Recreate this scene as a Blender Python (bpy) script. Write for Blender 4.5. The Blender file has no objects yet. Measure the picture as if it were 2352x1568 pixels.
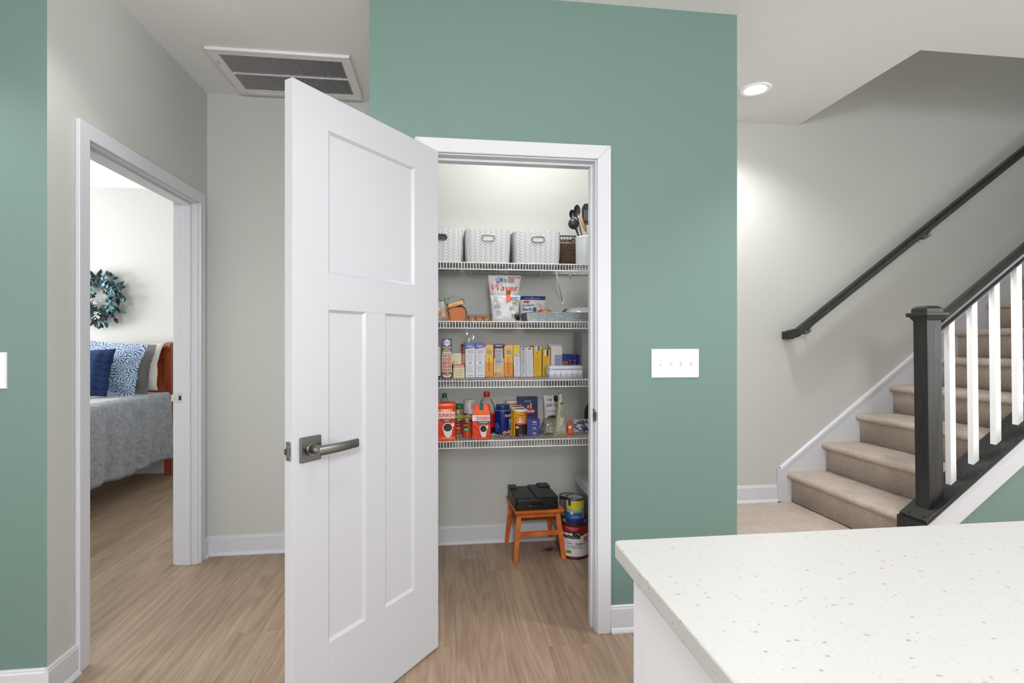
import bpy, bmesh, math, random
from mathutils import Vector, Matrix, noise
random.seed(7)
SC = bpy.context.scene
COL = SC.collection
PI = math.pi
rad = math.radians

# ------------------------------------------------------------------ camera
F = 1229.0; TH = math.atan(.1269); CT, ST = math.cos(TH), math.sin(TH); H = 1.265
cam = bpy.data.cameras.new('camera'); cam.sensor_width = 36; cam.lens = F/2352*36; cam.clip_start = .05
camo = bpy.data.objects.new('camera', cam); COL.objects.link(camo)
camo.location = (0, 0, H); camo.rotation_euler = (PI/2, 0, -TH); SC.camera = camo

# ------------------------------------------------------------------ world, lights, exposure
SC.view_settings.view_transform = 'Standard'; SC.view_settings.look = 'None'
SC.view_settings.gamma = 1; SC.view_settings.use_curve_mapping = False
SC.view_settings.exposure = 0.22
w = bpy.data.worlds.new('world'); SC.world = w; w.use_nodes = True
w.node_tree.nodes['Background'].inputs[0].default_value = (.9, .95, 1, 1)
w.node_tree.nodes['Background'].inputs[1].default_value = .4

def area(name, loc, rot, sx, sy, power, colr=(1, 1, 1), spread=180):
    l = bpy.data.lights.new(name, 'AREA'); l.shape = 'RECTANGLE'; l.size = sx; l.size_y = sy
    l.energy = power; l.color = colr; l.spread = rad(spread)
    o = bpy.data.objects.new(name, l); COL.objects.link(o); o.location = loc; o.rotation_euler = rot
    return o
def point(name, loc, r, power, colr=(1, 1, 1)):
    l = bpy.data.lights.new(name, 'POINT'); l.shadow_soft_size = r; l.energy = power; l.color = colr
    o = bpy.data.objects.new(name, l); COL.objects.link(o); o.location = loc
    return o
def spot(name, loc, power, colr=(1, 1, 1), cone=112, blend=.55, r=.045):
    l = bpy.data.lights.new(name, 'SPOT'); l.shadow_soft_size = r; l.energy = power; l.color = colr; l.spot_size = rad(cone); l.spot_blend = blend
    o = bpy.data.objects.new(name, l); COL.objects.link(o); o.location = loc
    return o
WARM = (1, .992, .98)
COOL = (.94, .975, 1)
area('back_fill', (0.6, -3.7, 1.5), (rad(90), 0, 0), 5.5, 2.2, 22, COOL)  # fill lamp added behind the camera; the wall there has no window
area('camera_fill', (.05, -1.3, 2.1), (rad(72), 0, rad(-3)), .5, .5, 56, (.98, .99, 1))  # soft lamp added near the camera to lift pantry and hall recesses
area('right_fill', (7.0, -.6, 1.5), (rad(90), 0, rad(90)), 4.0, 2.0, 150, COOL)  # added fill from the right, no window built on that side
area('left_fill', (-3.4, -1.6, 1.4), (rad(90), 0, rad(-90)), 3.0, 2.0, 60, COOL)  # added fill from the left, brightens the cabinet end
point('island_fill', (1.3, -1.6, 2.0), .3, 10, WARM)  # unseen soft lamp, put in to brighten kitchen ceiling and walls
for dx, dy, pw in ((.22, 1.10, 16), (1.95, 1.55, 52), (-.5, -.85, 20), (1.9, -1.0, 10)):
    spot('downlight_lamp', (dx, dy, 2.69), pw, WARM)
point('pantry_light', (0.50, 2.76, 2.62), .05, 15, (1, .99, .975))
spot('hall_light', (-1.9, 1.50, 2.69), 32, WARM)
spot('hall_fill', (-.85, 1.95, 2.69), 17, WARM, 120)  # out-of-view spot added at the hall mouth to brighten the hall
point('bedroom_fill', (-3.5, 3.7, 2.0), .12, 16, WARM)  # unseen lamp added to brighten the bedroom ceiling
area('bedroom_side_fill', (-5.9, 4.2, 1.4), (0, rad(-90), 0), 1.4, 1.8, 175, COOL)  # added side fill for bed and bedroom floor, no window built
point('stairwell_fill', (4.0, 2.8, 5.1), .1, 17, WARM)  # unseen lamp high in the shaft, added to brighten its wall

# ------------------------------------------------------------------ pixel rays used to read sizes off the photograph
def ray(u): t = (u-1176)/F; return (CT*t+ST, CT-ST*t)
def WX(u, Y): a, b = ray(u); return a/b*Y
def WZ(u, v, Y): a, b = ray(u); return H+(784-v)/F*(Y/b)

# ------------------------------------------------------------------ materials
def s2l(c):
    c = c/255.0
    return c/12.92 if c <= .04045 else ((c+.055)/1.055)**2.4
def rgb(c): return (s2l(c[0]), s2l(c[1]), s2l(c[2]), 1)
_m = {}
def mat(c, rough=.5, metal=0, bump=0, bscale=60, var=0, key=None, spec=.5, alpha=None, coat=0):
    k = key or (tuple(c), rough, metal, bump, bscale, var, spec, coat)
    if k in _m: return _m[k]
    m = bpy.data.materials.new('paint'); m.use_nodes = True; nt = m.node_tree; b = nt.nodes['Principled BSDF']
    b.inputs['Base Color'].default_value = rgb(c); b.inputs['Roughness'].default_value = rough
    b.inputs['Metallic'].default_value = metal; b.inputs['Specular IOR Level'].default_value = spec
    b.inputs['Coat Weight'].default_value = coat
    if bump or var:
        tc = nt.nodes.new('ShaderNodeTexCoord'); n = nt.nodes.new('ShaderNodeTexNoise')
        n.inputs['Scale'].default_value = bscale; n.inputs['Detail'].default_value = 5
        nt.links.new(tc.outputs['Object'], n.inputs['Vector'])
        if bump:
            bp = nt.nodes.new('ShaderNodeBump'); bp.inputs['Strength'].default_value = bump; bp.inputs['Distance'].default_value = .01
            nt.links.new(n.outputs['Fac'], bp.inputs['Height']); nt.links.new(bp.outputs['Normal'], b.inputs['Normal'])
        if var:
            mx = nt.nodes.new('ShaderNodeMix'); mx.data_type = 'RGBA'
            mx.inputs['A'].default_value = rgb([x*(1-var) for x in c]); mx.inputs['B'].default_value = rgb([min(255, x*(1+var)) for x in c])
            nt.links.new(n.outputs['Fac'], mx.inputs['Factor']); nt.links.new(mx.outputs['Result'], b.inputs['Base Color'])
    _m[k] = m
    return m
def clear_mat(amount=.12, tint=(255, 255, 255), rough=.08, key='clear', fog=.0):
    k = (key, amount, fog)
    if k in _m: return _m[k]
    m = bpy.data.materials.new('clear_plastic'); m.use_nodes = True; nt = m.node_tree; nt.nodes.clear()
    o = nt.nodes.new('ShaderNodeOutputMaterial'); t = nt.nodes.new('ShaderNodeBsdfTransparent'); g = nt.nodes.new('ShaderNodeBsdfGlossy')
    d = nt.nodes.new('ShaderNodeBsdfDiffuse'); d.inputs['Color'].default_value = rgb(tint)
    t.inputs['Color'].default_value = rgb(tint); g.inputs['Roughness'].default_value = rough
    lw = nt.nodes.new('ShaderNodeLayerWeight'); lw.inputs['Blend'].default_value = .12
    ad = nt.nodes.new('ShaderNodeMath'); ad.operation = 'ADD'; ad.use_clamp = True; ad.inputs[1].default_value = amount
    nt.links.new(lw.outputs['Fresnel'], ad.inputs[0])
    m1 = nt.nodes.new('ShaderNodeMixShader'); m1.inputs[0].default_value = fog
    nt.links.new(t.outputs[0], m1.inputs[1]); nt.links.new(d.outputs[0], m1.inputs[2])
    m2 = nt.nodes.new('ShaderNodeMixShader'); nt.links.new(ad.outputs[0], m2.inputs[0])
    nt.links.new(m1.outputs[0], m2.inputs[1]); nt.links.new(g.outputs[0], m2.inputs[2]); nt.links.new(m2.outputs[0], o.inputs[0])
    _m[k] = m
    return m
def nodes_of(m): return m.node_tree, m.node_tree.nodes['Principled BSDF']
def wmath(nt, op, a, b=None, clamp=False):
    n = nt.nodes.new('ShaderNodeMath'); n.operation = op; n.use_clamp = clamp
    for i, x in enumerate((a, b)):
        if x is None: continue
        if isinstance(x, (int, float)): n.inputs[i].default_value = x
        else: nt.links.new(x, n.inputs[i])
    return n.outputs[0]
def ramp(nt, fac, stops):
    r = nt.nodes.new('ShaderNodeValToRGB'); e = r.color_ramp.elements
    while len(e) < len(stops): e.new(.5)
    for i, (p, c) in enumerate(stops): e[i].position = p; e[i].color = rgb(c)
    nt.links.new(fac, r.inputs[0]); return r.outputs[0]

WALLG = mat((192, 193, 189), .6, bump=.06, bscale=900, key='wallgrey')
GREEN = mat((105, 131, 124), .5, bump=.06, bscale=900, key='green')
CEIL = mat((228, 229, 228), .8, bump=.05, bscale=500, key='ceil')
TRIM = mat((206, 207, 213), .32, key='trim')
DOORW = mat((192, 192, 198), .35, bump=.02, bscale=300, key='doorw')

def plank_mat():
    m = bpy.data.materials.new('wood_plank'); m.use_nodes = True; nt, b = nodes_of(m)
    tc = nt.nodes.new('ShaderNodeTexCoord'); oi = nt.nodes.new('ShaderNodeObjectInfo')
    cm = nt.nodes.new('ShaderNodeCombineXYZ')
    nt.links.new(wmath(nt, 'MULTIPLY', oi.outputs['Random'], 40.0), cm.inputs[0])
    nt.links.new(wmath(nt, 'MULTIPLY', oi.outputs['Random'], 97.0), cm.inputs[1])
    va = nt.nodes.new('ShaderNodeVectorMath'); va.operation = 'ADD'
    nt.links.new(tc.outputs['Object'], va.inputs[0]); nt.links.new(cm.outputs[0], va.inputs[1])
    def mp(sx, sy):
        q = nt.nodes.new('ShaderNodeMapping'); q.inputs['Scale'].default_value = (sx, sy, 1); nt.links.new(va.outputs[0], q.inputs[0]); return q.outputs[0]
    n1 = nt.nodes.new('ShaderNodeTexNoise'); n1.inputs['Scale'].default_value = 1; n1.inputs['Detail'].default_value = 6; n1.inputs['Roughness'].default_value = .65
    nt.links.new(mp(60, 1.6), n1.inputs['Vector'])
    n2 = nt.nodes.new('ShaderNodeTexNoise'); n2.inputs['Scale'].default_value = 1; n2.inputs['Detail'].default_value = 2; n2.inputs['Distortion'].default_value = .25
    nt.links.new(mp(6.5, .45), n2.inputs['Vector'])
    rings = wmath(nt, 'SINE', wmath(nt, 'MULTIPLY', n2.outputs['Fac'], 70.0))
    rr = wmath(nt, 'MULTIPLY_ADD', rings, .12); 
    n3 = nt.nodes.new('ShaderNodeTexNoise'); n3.inputs['Scale'].default_value = 1; n3.inputs['Detail'].default_value = 3
    nt.links.new(mp(330, 7), n3.inputs['Vector'])
    f = wmath(nt, 'ADD', wmath(nt, 'MULTIPLY', n1.outputs['Fac'], .42), wmath(nt, 'MULTIPLY', rings, .045))
    f = wmath(nt, 'ADD', f, wmath(nt, 'MULTIPLY', n3.outputs['Fac'], .38))
    f = wmath(nt, 'ADD', f, wmath(nt, 'MULTIPLY', n2.outputs['Fac'], .25))
    f = wmath(nt, 'ADD', f, wmath(nt, 'MULTIPLY', oi.outputs['Random'], .05))
    c = ramp(nt, f, [(.34, (116, 94, 77)), (.50, (149, 126, 106)), (.62, (164, 142, 121)), (.80, (184, 163, 142))])
    nt.links.new(c, b.inputs['Base Color']); b.inputs['Roughness'].default_value = .42
    bp = nt.nodes.new('ShaderNodeBump'); bp.inputs['Strength'].default_value = .12; bp.inputs['Distance'].default_value = .002
    nt.links.new(n3.outputs['Fac'], bp.inputs['Height']); nt.links.new(bp.outputs['Normal'], b.inputs['Normal'])
    return m
PLANK = plank_mat()
def carpet_mat():
    m = bpy.data.materials.new('carpet'); m.use_nodes = True; nt, b = nodes_of(m)
    tc = nt.nodes.new('ShaderNodeTexCoord')
    n = nt.nodes.new('ShaderNodeTexNoise'); n.inputs['Scale'].default_value = 250; n.inputs['Detail'].default_value = 3; n.inputs['Roughness'].default_value = .75
    n2 = nt.nodes.new('ShaderNodeTexNoise'); n2.inputs['Scale'].default_value = 6; n2.inputs['Detail'].default_value = 2
    nt.links.new(tc.outputs['Object'], n.inputs['Vector']); nt.links.new(tc.outputs['Object'], n2.inputs['Vector'])
    f = wmath(nt, 'ADD', wmath(nt, 'MULTIPLY', n.outputs['Fac'], .85), wmath(nt, 'MULTIPLY', n2.outputs['Fac'], .15))
    nt.links.new(ramp(nt, f, [(.34, (134, 119, 109)), (.5, (190, 173, 159)), (.66, (228, 213, 201))]), b.inputs['Base Color'])
    b.inputs['Roughness'].default_value = 1; b.inputs['Specular IOR Level'].default_value = .1
    b.inputs['Sheen Weight'].default_value = .3
    bp = nt.nodes.new('ShaderNodeBump'); bp.inputs['Strength'].default_value = .7; bp.inputs['Distance'].default_value = .006
    nt.links.new(n.outputs['Fac'], bp.inputs['Height']); nt.links.new(bp.outputs['Normal'], b.inputs['Normal'])
    return m
CARPET = carpet_mat()
def black_wood():
    m = bpy.data.materials.new('black_stained_wood'); m.use_nodes = True; nt, b = nodes_of(m)
    tc = nt.nodes.new('ShaderNodeTexCoord'); q = nt.nodes.new('ShaderNodeMapping'); q.inputs['Scale'].default_value = (60, 60, 5)
    nt.links.new(tc.outputs['Object'], q.inputs[0])
    n = nt.nodes.new('ShaderNodeTexNoise'); n.inputs['Scale'].default_value = 1; n.inputs['Detail'].default_value = 5
    nt.links.new(q.outputs[0], n.inputs['Vector'])
    nt.links.new(ramp(nt, n.outputs['Fac'], [(.3, (18, 18, 18)), (.7, (40, 40, 40))]), b.inputs['Base Color'])
    b.inputs['Roughness'].default_value = .38
    bp = nt.nodes.new('ShaderNodeBump'); bp.inputs['Strength'].default_value = .15; bp.inputs['Distance'].default_value = .003
    nt.links.new(n.outputs['Fac'], bp.inputs['Height']); nt.links.new(bp.outputs['Normal'], b.inputs['Normal'])
    return m
BLACKW = black_wood()
def quartz():
    m = bpy.data.materials.new('speckled_quartz'); m.use_nodes = True; nt, b = nodes_of(m)
    tc = nt.nodes.new('ShaderNodeTexCoord')
    wn = nt.nodes.new('ShaderNodeTexNoise'); wn.inputs['Scale'].default_value = 130; wn.inputs['Detail'].default_value = 1
    nt.links.new(tc.outputs['Object'], wn.inputs['Vector'])
    wv = nt.nodes.new('ShaderNodeVectorMath'); wv.operation = 'MULTIPLY_ADD'; wv.inputs[1].default_value = (.004, .004, .004)
    st_ = nt.nodes.new('ShaderNodeMapping'); st_.inputs['Scale'].default_value = (.62, 1, 1)
    nt.links.new(wn.outputs['Color'], wv.inputs[0]); nt.links.new(tc.outputs['Object'], wv.inputs[2]); nt.links.new(wv.outputs[0], st_.inputs[0])
    def specks(scale, lo, keep):
        v = nt.nodes.new('ShaderNodeTexVoronoi'); v.inputs['Scale'].default_value = scale; nt.links.new(st_.outputs[0], v.inputs['Vector'])
        sp = nt.nodes.new('ShaderNodeSeparateColor'); nt.links.new(v.outputs['Color'], sp.inputs[0])
        a = wmath(nt, 'LESS_THAN', v.outputs['Distance'], wmath(nt, 'MULTIPLY', sp.outputs[1], lo)); k = wmath(nt, 'LESS_THAN', sp.outputs[0], keep)
        return wmath(nt, 'MULTIPLY', a, k), sp.outputs[2]
    s1, c1 = specks(125, .30, .22); s2, c2 = specks(300, .46, .26)
    base = nt.nodes.new('ShaderNodeMix'); base.data_type = 'RGBA'; base.inputs['A'].default_value = rgb((188, 187, 185))
    nt.links.new(ramp(nt, c1, [(.0, (128, 128, 114)), (.4, (152, 153, 145)), (.8, (164, 156, 147))]), base.inputs['B']); nt.links.new(s1, base.inputs['Factor'])
    b2 = nt.nodes.new('ShaderNodeMix'); b2.data_type = 'RGBA'; nt.links.new(base.outputs['Result'], b2.inputs['A'])
    b2.inputs['B'].default_value = rgb((174, 176, 170)); nt.links.new(s2, b2.inputs['Factor'])
    nt.links.new(b2.outputs['Result'], b.inputs['Base Color']); b.inputs['Roughness'].default_value = .38; b.inputs['Specular IOR Level'].default_value = .3
    return m
QUARTZ = quartz()

# ------------------------------------------------------------------ mesh helpers
class MB:
    def __init__(s): s.v = []; s.f = []; s.mi = []; s.sm = []; s.mats = []
    def m(s, mm):
        if mm not in s.mats: s.mats.append(mm)
        return s.mats.index(mm)
    def add(s, vs, fs, mm, smooth=False):
        n = len(s.v); s.v += [tuple(p) for p in vs]
        k = s.m(mm)
        for q in fs: s.f.append(tuple(n+i for i in q)); s.mi.append(k); s.sm.append(smooth)
        return s
    def box(s, x0, x1, y0, y1, z0, z1, mm, faces=None):
        vs = [(x0, y0, z0), (x1, y0, z0), (x1, y1, z0), (x0, y1, z0), (x0, y0, z1), (x1, y0, z1), (x1, y1, z1), (x0, y1, z1)]
        fs = {'-z': (0, 3, 2, 1), '+z': (4, 5, 6, 7), '-y': (0, 1, 5, 4), '+x': (1, 2, 6, 5), '+y': (2, 3, 7, 6), '-x': (3, 0, 4, 7)}
        n = len(s.v); s.v += vs
        for k, q in fs.items():
            s.f.append(tuple(n+i for i in q)); s.mi.append(s.m((faces or {}).get(k, mm))); s.sm.append(False)
        return s
    def hexa(s, b, t, mm):   # 4 bottom, 4 top points (ccw from above)
        return s.add(list(b)+list(t), [(0, 3, 2, 1), (4, 5, 6, 7), (0, 1, 5, 4), (1, 2, 6, 5), (2, 3, 7, 6), (3, 0, 4, 7)], mm)
    def lathe(s, prof, mm, n=24, c=(0, 0, 0), smooth=True, a0=0, a1=2*PI, mats=None):
        n0 = len(s.v); full = abs(a1-a0-2*PI) < 1e-6; cols = n if full else n+1
        for r, z in prof:
            for i in range(cols):
                a = a0+(a1-a0)*i/n; s.v.append((c[0]+r*math.cos(a), c[1]+r*math.sin(a), c[2]+z))
        for j in range(len(prof)-1):
            k = s.m(mats[j] if mats else mm)
            for i in range(n):
                i2 = (i+1) % cols if full else i+1
                s.f.append((n0+j*cols+i, n0+j*cols+i2, n0+(j+1)*cols+i2, n0+(j+1)*cols+i)); s.mi.append(k); s.sm.append(smooth)
        return s
    def tube(s, pts, r, mm, n=8, caps=True, smooth=True, flat=1.0):
        pts = [Vector(p) for p in pts]; n0 = len(s.v); k = s.m(mm); up = Vector((0, 0, 1))
        rs = r if isinstance(r, (list, tuple)) else [r]*len(pts)
        for i, p in enumerate(pts):
            t = (pts[min(i+1, len(pts)-1)]-pts[max(i-1, 0)]).normalized()
            a = t.cross(up)
            if a.length < .1: a = t.cross(Vector((0, 1, 0)))
            a.normalize(); b = a.cross(t)
            for j in range(n):
                q = 2*PI*j/n + PI/n; s.v.append(tuple(p+a*math.cos(q)*rs[i]+b*math.sin(q)*rs[i]*flat))
        for i in range(len(pts)-1):
            for j in range(n):
                j2 = (j+1) % n; s.f.append((n0+i*n+j, n0+i*n+j2, n0+(i+1)*n+j2, n0+(i+1)*n+j)); s.mi.append(k); s.sm.append(smooth)
        if caps:
            s.f.append(tuple(n0+j for j in range(n))); s.mi.append(k); s.sm.append(False)
            s.f.append(tuple(n0+(len(pts)-1)*n+j for j in reversed(range(n)))); s.mi.append(k); s.sm.append(False)
        return s
    def cyl(s, c, r, h, mm, axis='z', n=20, smooth=True):
        c = Vector(c); d = {'z': Vector((0, 0, h)), 'y': Vector((0, h, 0)), 'x': Vector((h, 0, 0))}[axis]
        return s.tube([c, c+d], r, mm, n, True, smooth)
    def prism(s, poly, axis, a, b, mm, smooth=False):
        # poly 2D; axis 'x': poly=(y,z); 'y': poly=(x,z); 'z': poly=(x,y)
        f = {'x': lambda p, q: (q, p[0], p[1]), 'y': lambda p, q: (p[0], q, p[1]), 'z': lambda p, q: (p[0], p[1], q)}[axis]
        n = len(poly); vs = [f(p, a) for p in poly]+[f(p, b) for p in poly]
        s.add(vs, [tuple(range(n))[::-1], tuple(range(n, 2*n))], mm)
        base = len(s.v)-2*n; k = s.m(mm)
        for i in range(n): s.f.append((base+i, base+(i+1) % n, base+n+(i+1) % n, base+n+i)); s.mi.append(k); s.sm.append(smooth)
        return s
    def sweep(s, prof, P, Q, mm):   # profile (dy,dz) carried from P to Q with plumb ends
        n = len(prof); vs = [(P[0], P[1]+a, P[2]+b) for a, b in prof]+[(Q[0], Q[1]+a, Q[2]+b) for a, b in prof]
        return s.add(vs, [tuple(range(n)), tuple(range(2*n-1, n-1, -1))]+[(i, n+i, n+(i+1) % n, (i+1) % n) for i in range(n)], mm)
    def grid(s, fn, nu, nv, mm, smooth=True, cu=False):
        n0 = len(s.v); k = s.m(mm)
        for j in range(nv+1):
            for i in range(nu+1): s.v.append(tuple(fn(i/nu, j/nv)))
        for j in range(nv):
            for i in range(nu):
                a = n0+j*(nu+1)+i; s.f.append((a, a+1, a+nu+2, a+nu+1)); s.mi.append(k); s.sm.append(smooth)
        return s
    def ball(s, c, r, mm, nu=12, nv=8, sc=(1, 1, 1)):
        def fn(u, v):
            a = 2*PI*u; b = PI*(v-.5); return (c[0]+r*sc[0]*math.cos(b)*math.cos(a), c[1]+r*sc[1]*math.cos(b)*math.sin(a), c[2]+r*sc[2]*math.sin(b))
        return s.grid(fn, nu, nv, mm)
    def xf(s, M, start=0):
        s.v = s.v[:start]+[tuple(M @ Vector(p)) for p in s.v[start:]]; return s
    def build(s, name, parent=None, loc=None, rot=None, bevel=0, subsurf=0, merge=False):
        me = bpy.data.meshes.new(name); me.from_pydata(s.v, [], s.f)
        for mm in s.mats: me.materials.append(mm)
        me.polygons.foreach_set('material_index', s.mi); me.polygons.foreach_set('use_smooth', s.sm)
        bm = bmesh.new(); bm.from_mesh(me)
        if merge: bmesh.ops.remove_doubles(bm, verts=bm.verts, dist=1e-5)
        bmesh.ops.recalc_face_normals(bm, faces=bm.faces); bm.to_mesh(me); bm.free()
        me.update(); o = bpy.data.objects.new(name, me); COL.objects.link(o)
        if parent is not None: o.parent = parent
        if loc is not None: o.location = loc
        if rot is not None: o.rotation_euler = rot
        if bevel:
            b = o.modifiers.new('bevel', 'BEVEL'); b.width = bevel; b.segments = 2; b.limit_method = 'ANGLE'; b.angle_limit = rad(40)
        if subsurf:
            q = o.modifiers.new('sub', 'SUBSURF'); q.levels = subsurf; q.render_levels = subsurf
        return o
def tag(o, label, cat, group=None, kind=None):
    if label: o['label'] = label
    if cat: o['category'] = cat
    if group: o['group'] = group
    if kind: o['kind'] = kind
    return o
def thing(name, label, cat, loc=(0, 0, 0), rot=(0, 0, 0), group=None):
    o = bpy.data.objects.new(name, None); COL.objects.link(o); o.location = loc; o.rotation_euler = rot
    o.empty_display_size = .05
    return tag(o, label, cat, group)
def structure(o, kind='structure'): o['kind'] = kind; return o

_txt = {}
def text_mesh(t, shear=0, bold=0):
    k = (t, shear, bold)
    if k in _txt: return _txt[k]
    cu = bpy.data.curves.new('t', 'FONT'); cu.body = t; cu.shear = shear; cu.offset = bold; cu.resolution_u = 2
    o = bpy.data.objects.new('t', cu); me = bpy.data.meshes.new_from_object(o)
    vs = [(p.co.x, p.co.y) for p in me.vertices]; fs = [tuple(p.vertices) for p in me.polygons]
    bpy.data.objects.remove(o); bpy.data.curves.remove(cu); bpy.data.meshes.remove(me)
    x0 = min(p[0] for p in vs); x1 = max(p[0] for p in vs); y0 = min(p[1] for p in vs); y1 = max(p[1] for p in vs)
    vs = [((p[0]-x0)/(x1-x0), (p[1]-y0)/(y1-y0)) for p in vs]
    _txt[k] = (vs, fs); return _txt[k]
class Print:
    """flat print on a face: everything in 0..1 coordinates of that face"""
    def __init__(s): s.q = []
    def poly(s, pts, c, layer=1, nx=1):
        s.q.append((pts, [tuple(range(len(pts)))], c, layer)); return s
    def rect(s, x0, y0, x1, y1, c, layer=1, n=6, m=4):
        n = max(1, int(n*(x1-x0)+1)*2); m = max(1, int(m*(y1-y0)+1)); vs = []; fs = []
        for j in range(m+1):
            for i in range(n+1): vs.append((x0+(x1-x0)*i/n, y0+(y1-y0)*j/m))
        for j in range(m):
            for i in range(n):
                a = j*(n+1)+i; fs.append((a, a+1, a+n+2, a+n+1))
        s.q.append((vs, fs, c, layer)); return s
    def ell(s, cx, cy, rx, ry, c, layer=2, n=20):
        vs = [(cx, cy)]+[(cx+rx*math.cos(2*PI*i/n), cy+ry*math.sin(2*PI*i/n)) for i in range(n)]
        s.q.append((vs, [(0, i+1, (i+1) % n+1) for i in range(n)], c, layer)); return s
    def text(s, t, x0, y0, x1, y1, c, layer=3, rot=0, shear=0, bold=.02):
        vs, fs = text_mesh(t, shear, bold)
        if rot == 90: vs = [(1-b, a) for a, b in vs]
        if rot == -90: vs = [(b, 1-a) for a, b in vs]
        s.q.append(([(x0+(x1-x0)*a, y0+(y1-y0)*b) for a, b in vs], fs, c, layer)); return s
    def lines(s, x0, y0, x1, y1, n, c, layer=2, thick=.45):
        h = (y1-y0)/n
        for i in range(n):
            b = y1-(i+1)*h; e = x1-(x1-x0)*random.random()*.25
            x = x0
            while x < e-.02*(x1-x0):
                xx = min(e, x+(x1-x0)*random.uniform(.12, .3)); s.rect(x, b, xx, b+h*thick, c, layer, 1, 1); x = xx+(x1-x0)*.035
        return s
    def build(s, name, parent, fn, rough=.4, eps=.00035, metal=0):
        mb = MB()
        for vs, fs, c, L in s.q: mb.add([fn(a, b, L*eps) for a, b in vs], fs, mat(c, rough, metal))
        return mb.build(name, parent)

# ================================================================== ROOM SHELL
CZ = 2.735; YM = 2.263; YB = 3.37; XL = -1.392
def wall(name, boxes, label=None):
    mb = MB()
    for b in boxes: mb.box(*b[:6], WALLG, b[6] if len(b) > 6 else None)
    return structure(mb.build(name))
G = {'-y': GREEN}
wall('wall_front', [(-.306, -.073, YM, YM+.115, 0, CZ, G), (.671, 1.309, YM, YM+.115, 0, CZ, G), (-.073, .671, YM, YM+.115, 2.067, CZ, G)])
wall('wall_left_front', [(-3.5, XL, 2.083, 2.20, 0, CZ, G)])
wall('wall_left', [(XL-.115, XL, 2.20, 2.2755, 0, CZ), (XL-.115, XL, 3.262, 5.55, 0, CZ), (XL-.115, XL, 2.2755, 3.262, 2.067, CZ)])
wall('wall_back', [(XL, 7.2, YB, YB+.115, 0, 5.4)])
wall('wall_pantry_left', [(-.306, -.19, YM+.115, YB, 0, CZ)])
wall('wall_pantry_right', [(1.194, 1.309, YM+.115, YB, 0, CZ)])
wall('wall_bedroom_back', [(-6.1, XL-.0, 5.55, 5.67, 0, CZ)])
wall('wall_bedroom_left', [(-6.22, -6.1, 2.083, 5.67, 0, CZ)])
wall('wall_bedroom_front', [(-6.1, -3.5, 2.083, 2.20, 0, CZ)])
wall('wall_kitchen_left', [(-3.62, -3.5, -4.0, 2.20, 0, CZ)])
wall('wall_kitchen_back', [(-3.62, 7.2, -4.12, -4.0, 0, CZ)])
wall('wall_kitchen_right', [(7.2, 7.32, -4.12, YB+.115, 0, 5.4)])
wall('wall_stairwell_side', [(2.27, 7.2, 2.395-.08, 2.42, CZ+.02, 5.4), (2.27, 2.385, 2.42, YB, CZ+.02, 5.4)])
# ceiling with the open stairwell cut out of it
mb = MB()
for b in [(-6.22, 2.385, -4.12, 5.67), (2.385, 7.32, -4.12, 2.42)]: mb.box(b[0], b[1], b[2], b[3], CZ, CZ+.02, CEIL)
structure(mb.build('ceiling'))
structure(MB().box(2.27, 7.32, 2.3, YB+.115, 5.4, 5.45, CEIL).build('ceiling_upper'))
# floor: base slab and one plank at a time
mb = MB(); mb.box(-6.22, 7.32, -4.12, 5.67, -.06, -.0125, mat((206, 186, 164), .6)); floor = structure(mb.build('floor'))
W, L = .19, 1.22
pm = MB(); b_ = .0007
pm.hexa([(0, 0, -.012), (W, 0, -.012), (W, L, -.012), (0, L, -.012)], [(0, 0, -b_), (W, 0, -b_), (W, L, -b_), (0, L, -b_)], PLANK)
pm.hexa([(0, 0, -b_), (W, 0, -b_), (W, L, -b_), (0, L, -b_)], [(b_, b_, 0), (W-b_, b_, 0), (W-b_, L-b_, 0), (b_, L-b_, 0)], PLANK)
first = pm.build('plank', floor, (0, 0, 0)); plank_me = first.data; used = False
rnd = random.Random(3)
for i in range(-23, 8):
    x = .001+.19*i + .045
    off = rnd.choice([.0, .31, .62, .93]) + rnd.random()*.2
    if i == 1: off = .0
    for k in range(-1, 5):
        y = .50 + (k)*L - off + (0 if i != 1 else .0)
        if y > 5.5 or y+L < .5: continue
        if x > 1.25: continue
        if not used: o = first; used = True
        else:
            o = first.copy(); COL.objects.link(o); o.parent = floor
        o.location = (x, y, 0)

# baseboards
def baseboard(name, p, q, nrm, h=.115):
    # p,q: ends along the wall face, nrm: unit normal out of the wall
    prof = [(0, 0), (.024, 0), (.024, .006), (.018, .016), (.013, .02), (.013, h-.014), (.010, h-.009), (.010, h-.004), (.005, h), (0, h)]
    mb = MB(); n = len(prof)
    vs = [(P[0]+nrm[0]*a, P[1]+nrm[1]*a, P[2]+b) for P in (p, q) for a, b in prof]
    mb.add(vs, [tuple(range(n)), tuple(range(2*n-1, n-1, -1))]+[(i, i+1, n+i+1, n+i) for i in range(n-1)]+[(n-1, 0, n, 2*n-1)], TRIM)
    return structure(mb.build(name))
baseboard('baseboard_front', (.719, YM, 0), (1.309, YM, 0), (0, -1))
baseboard('baseboard_front_left', (-.306, YM, 0), (-.1215, YM, 0), (0, -1))
baseboard('baseboard_left_front', (-3.5, 2.083, 0), (XL, 2.083, 0), (0, -1))
baseboard('baseboard_left', (XL, 2.083-.013, 0), (XL, 2.2262, 0), (1, 0))
baseboard('baseboard_left_end', (XL, 3.3113, 0), (XL, YB, 0), (1, 0))
baseboard('baseboard_back', (XL, YB, 0), (-.306, YB, 0), (0, -1))
baseboard('baseboard_hall_right', (-.306, YM, 0), (-.306, YB, 0), (-1, 0))
baseboard('baseboard_pantry_back', (-.19, YB, 0), (1.194, YB, 0), (0, -1))
baseboard('baseboard_pantry_left', (-.19, YM+.115, 0), (-.19, YB, 0), (1, 0))
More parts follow.
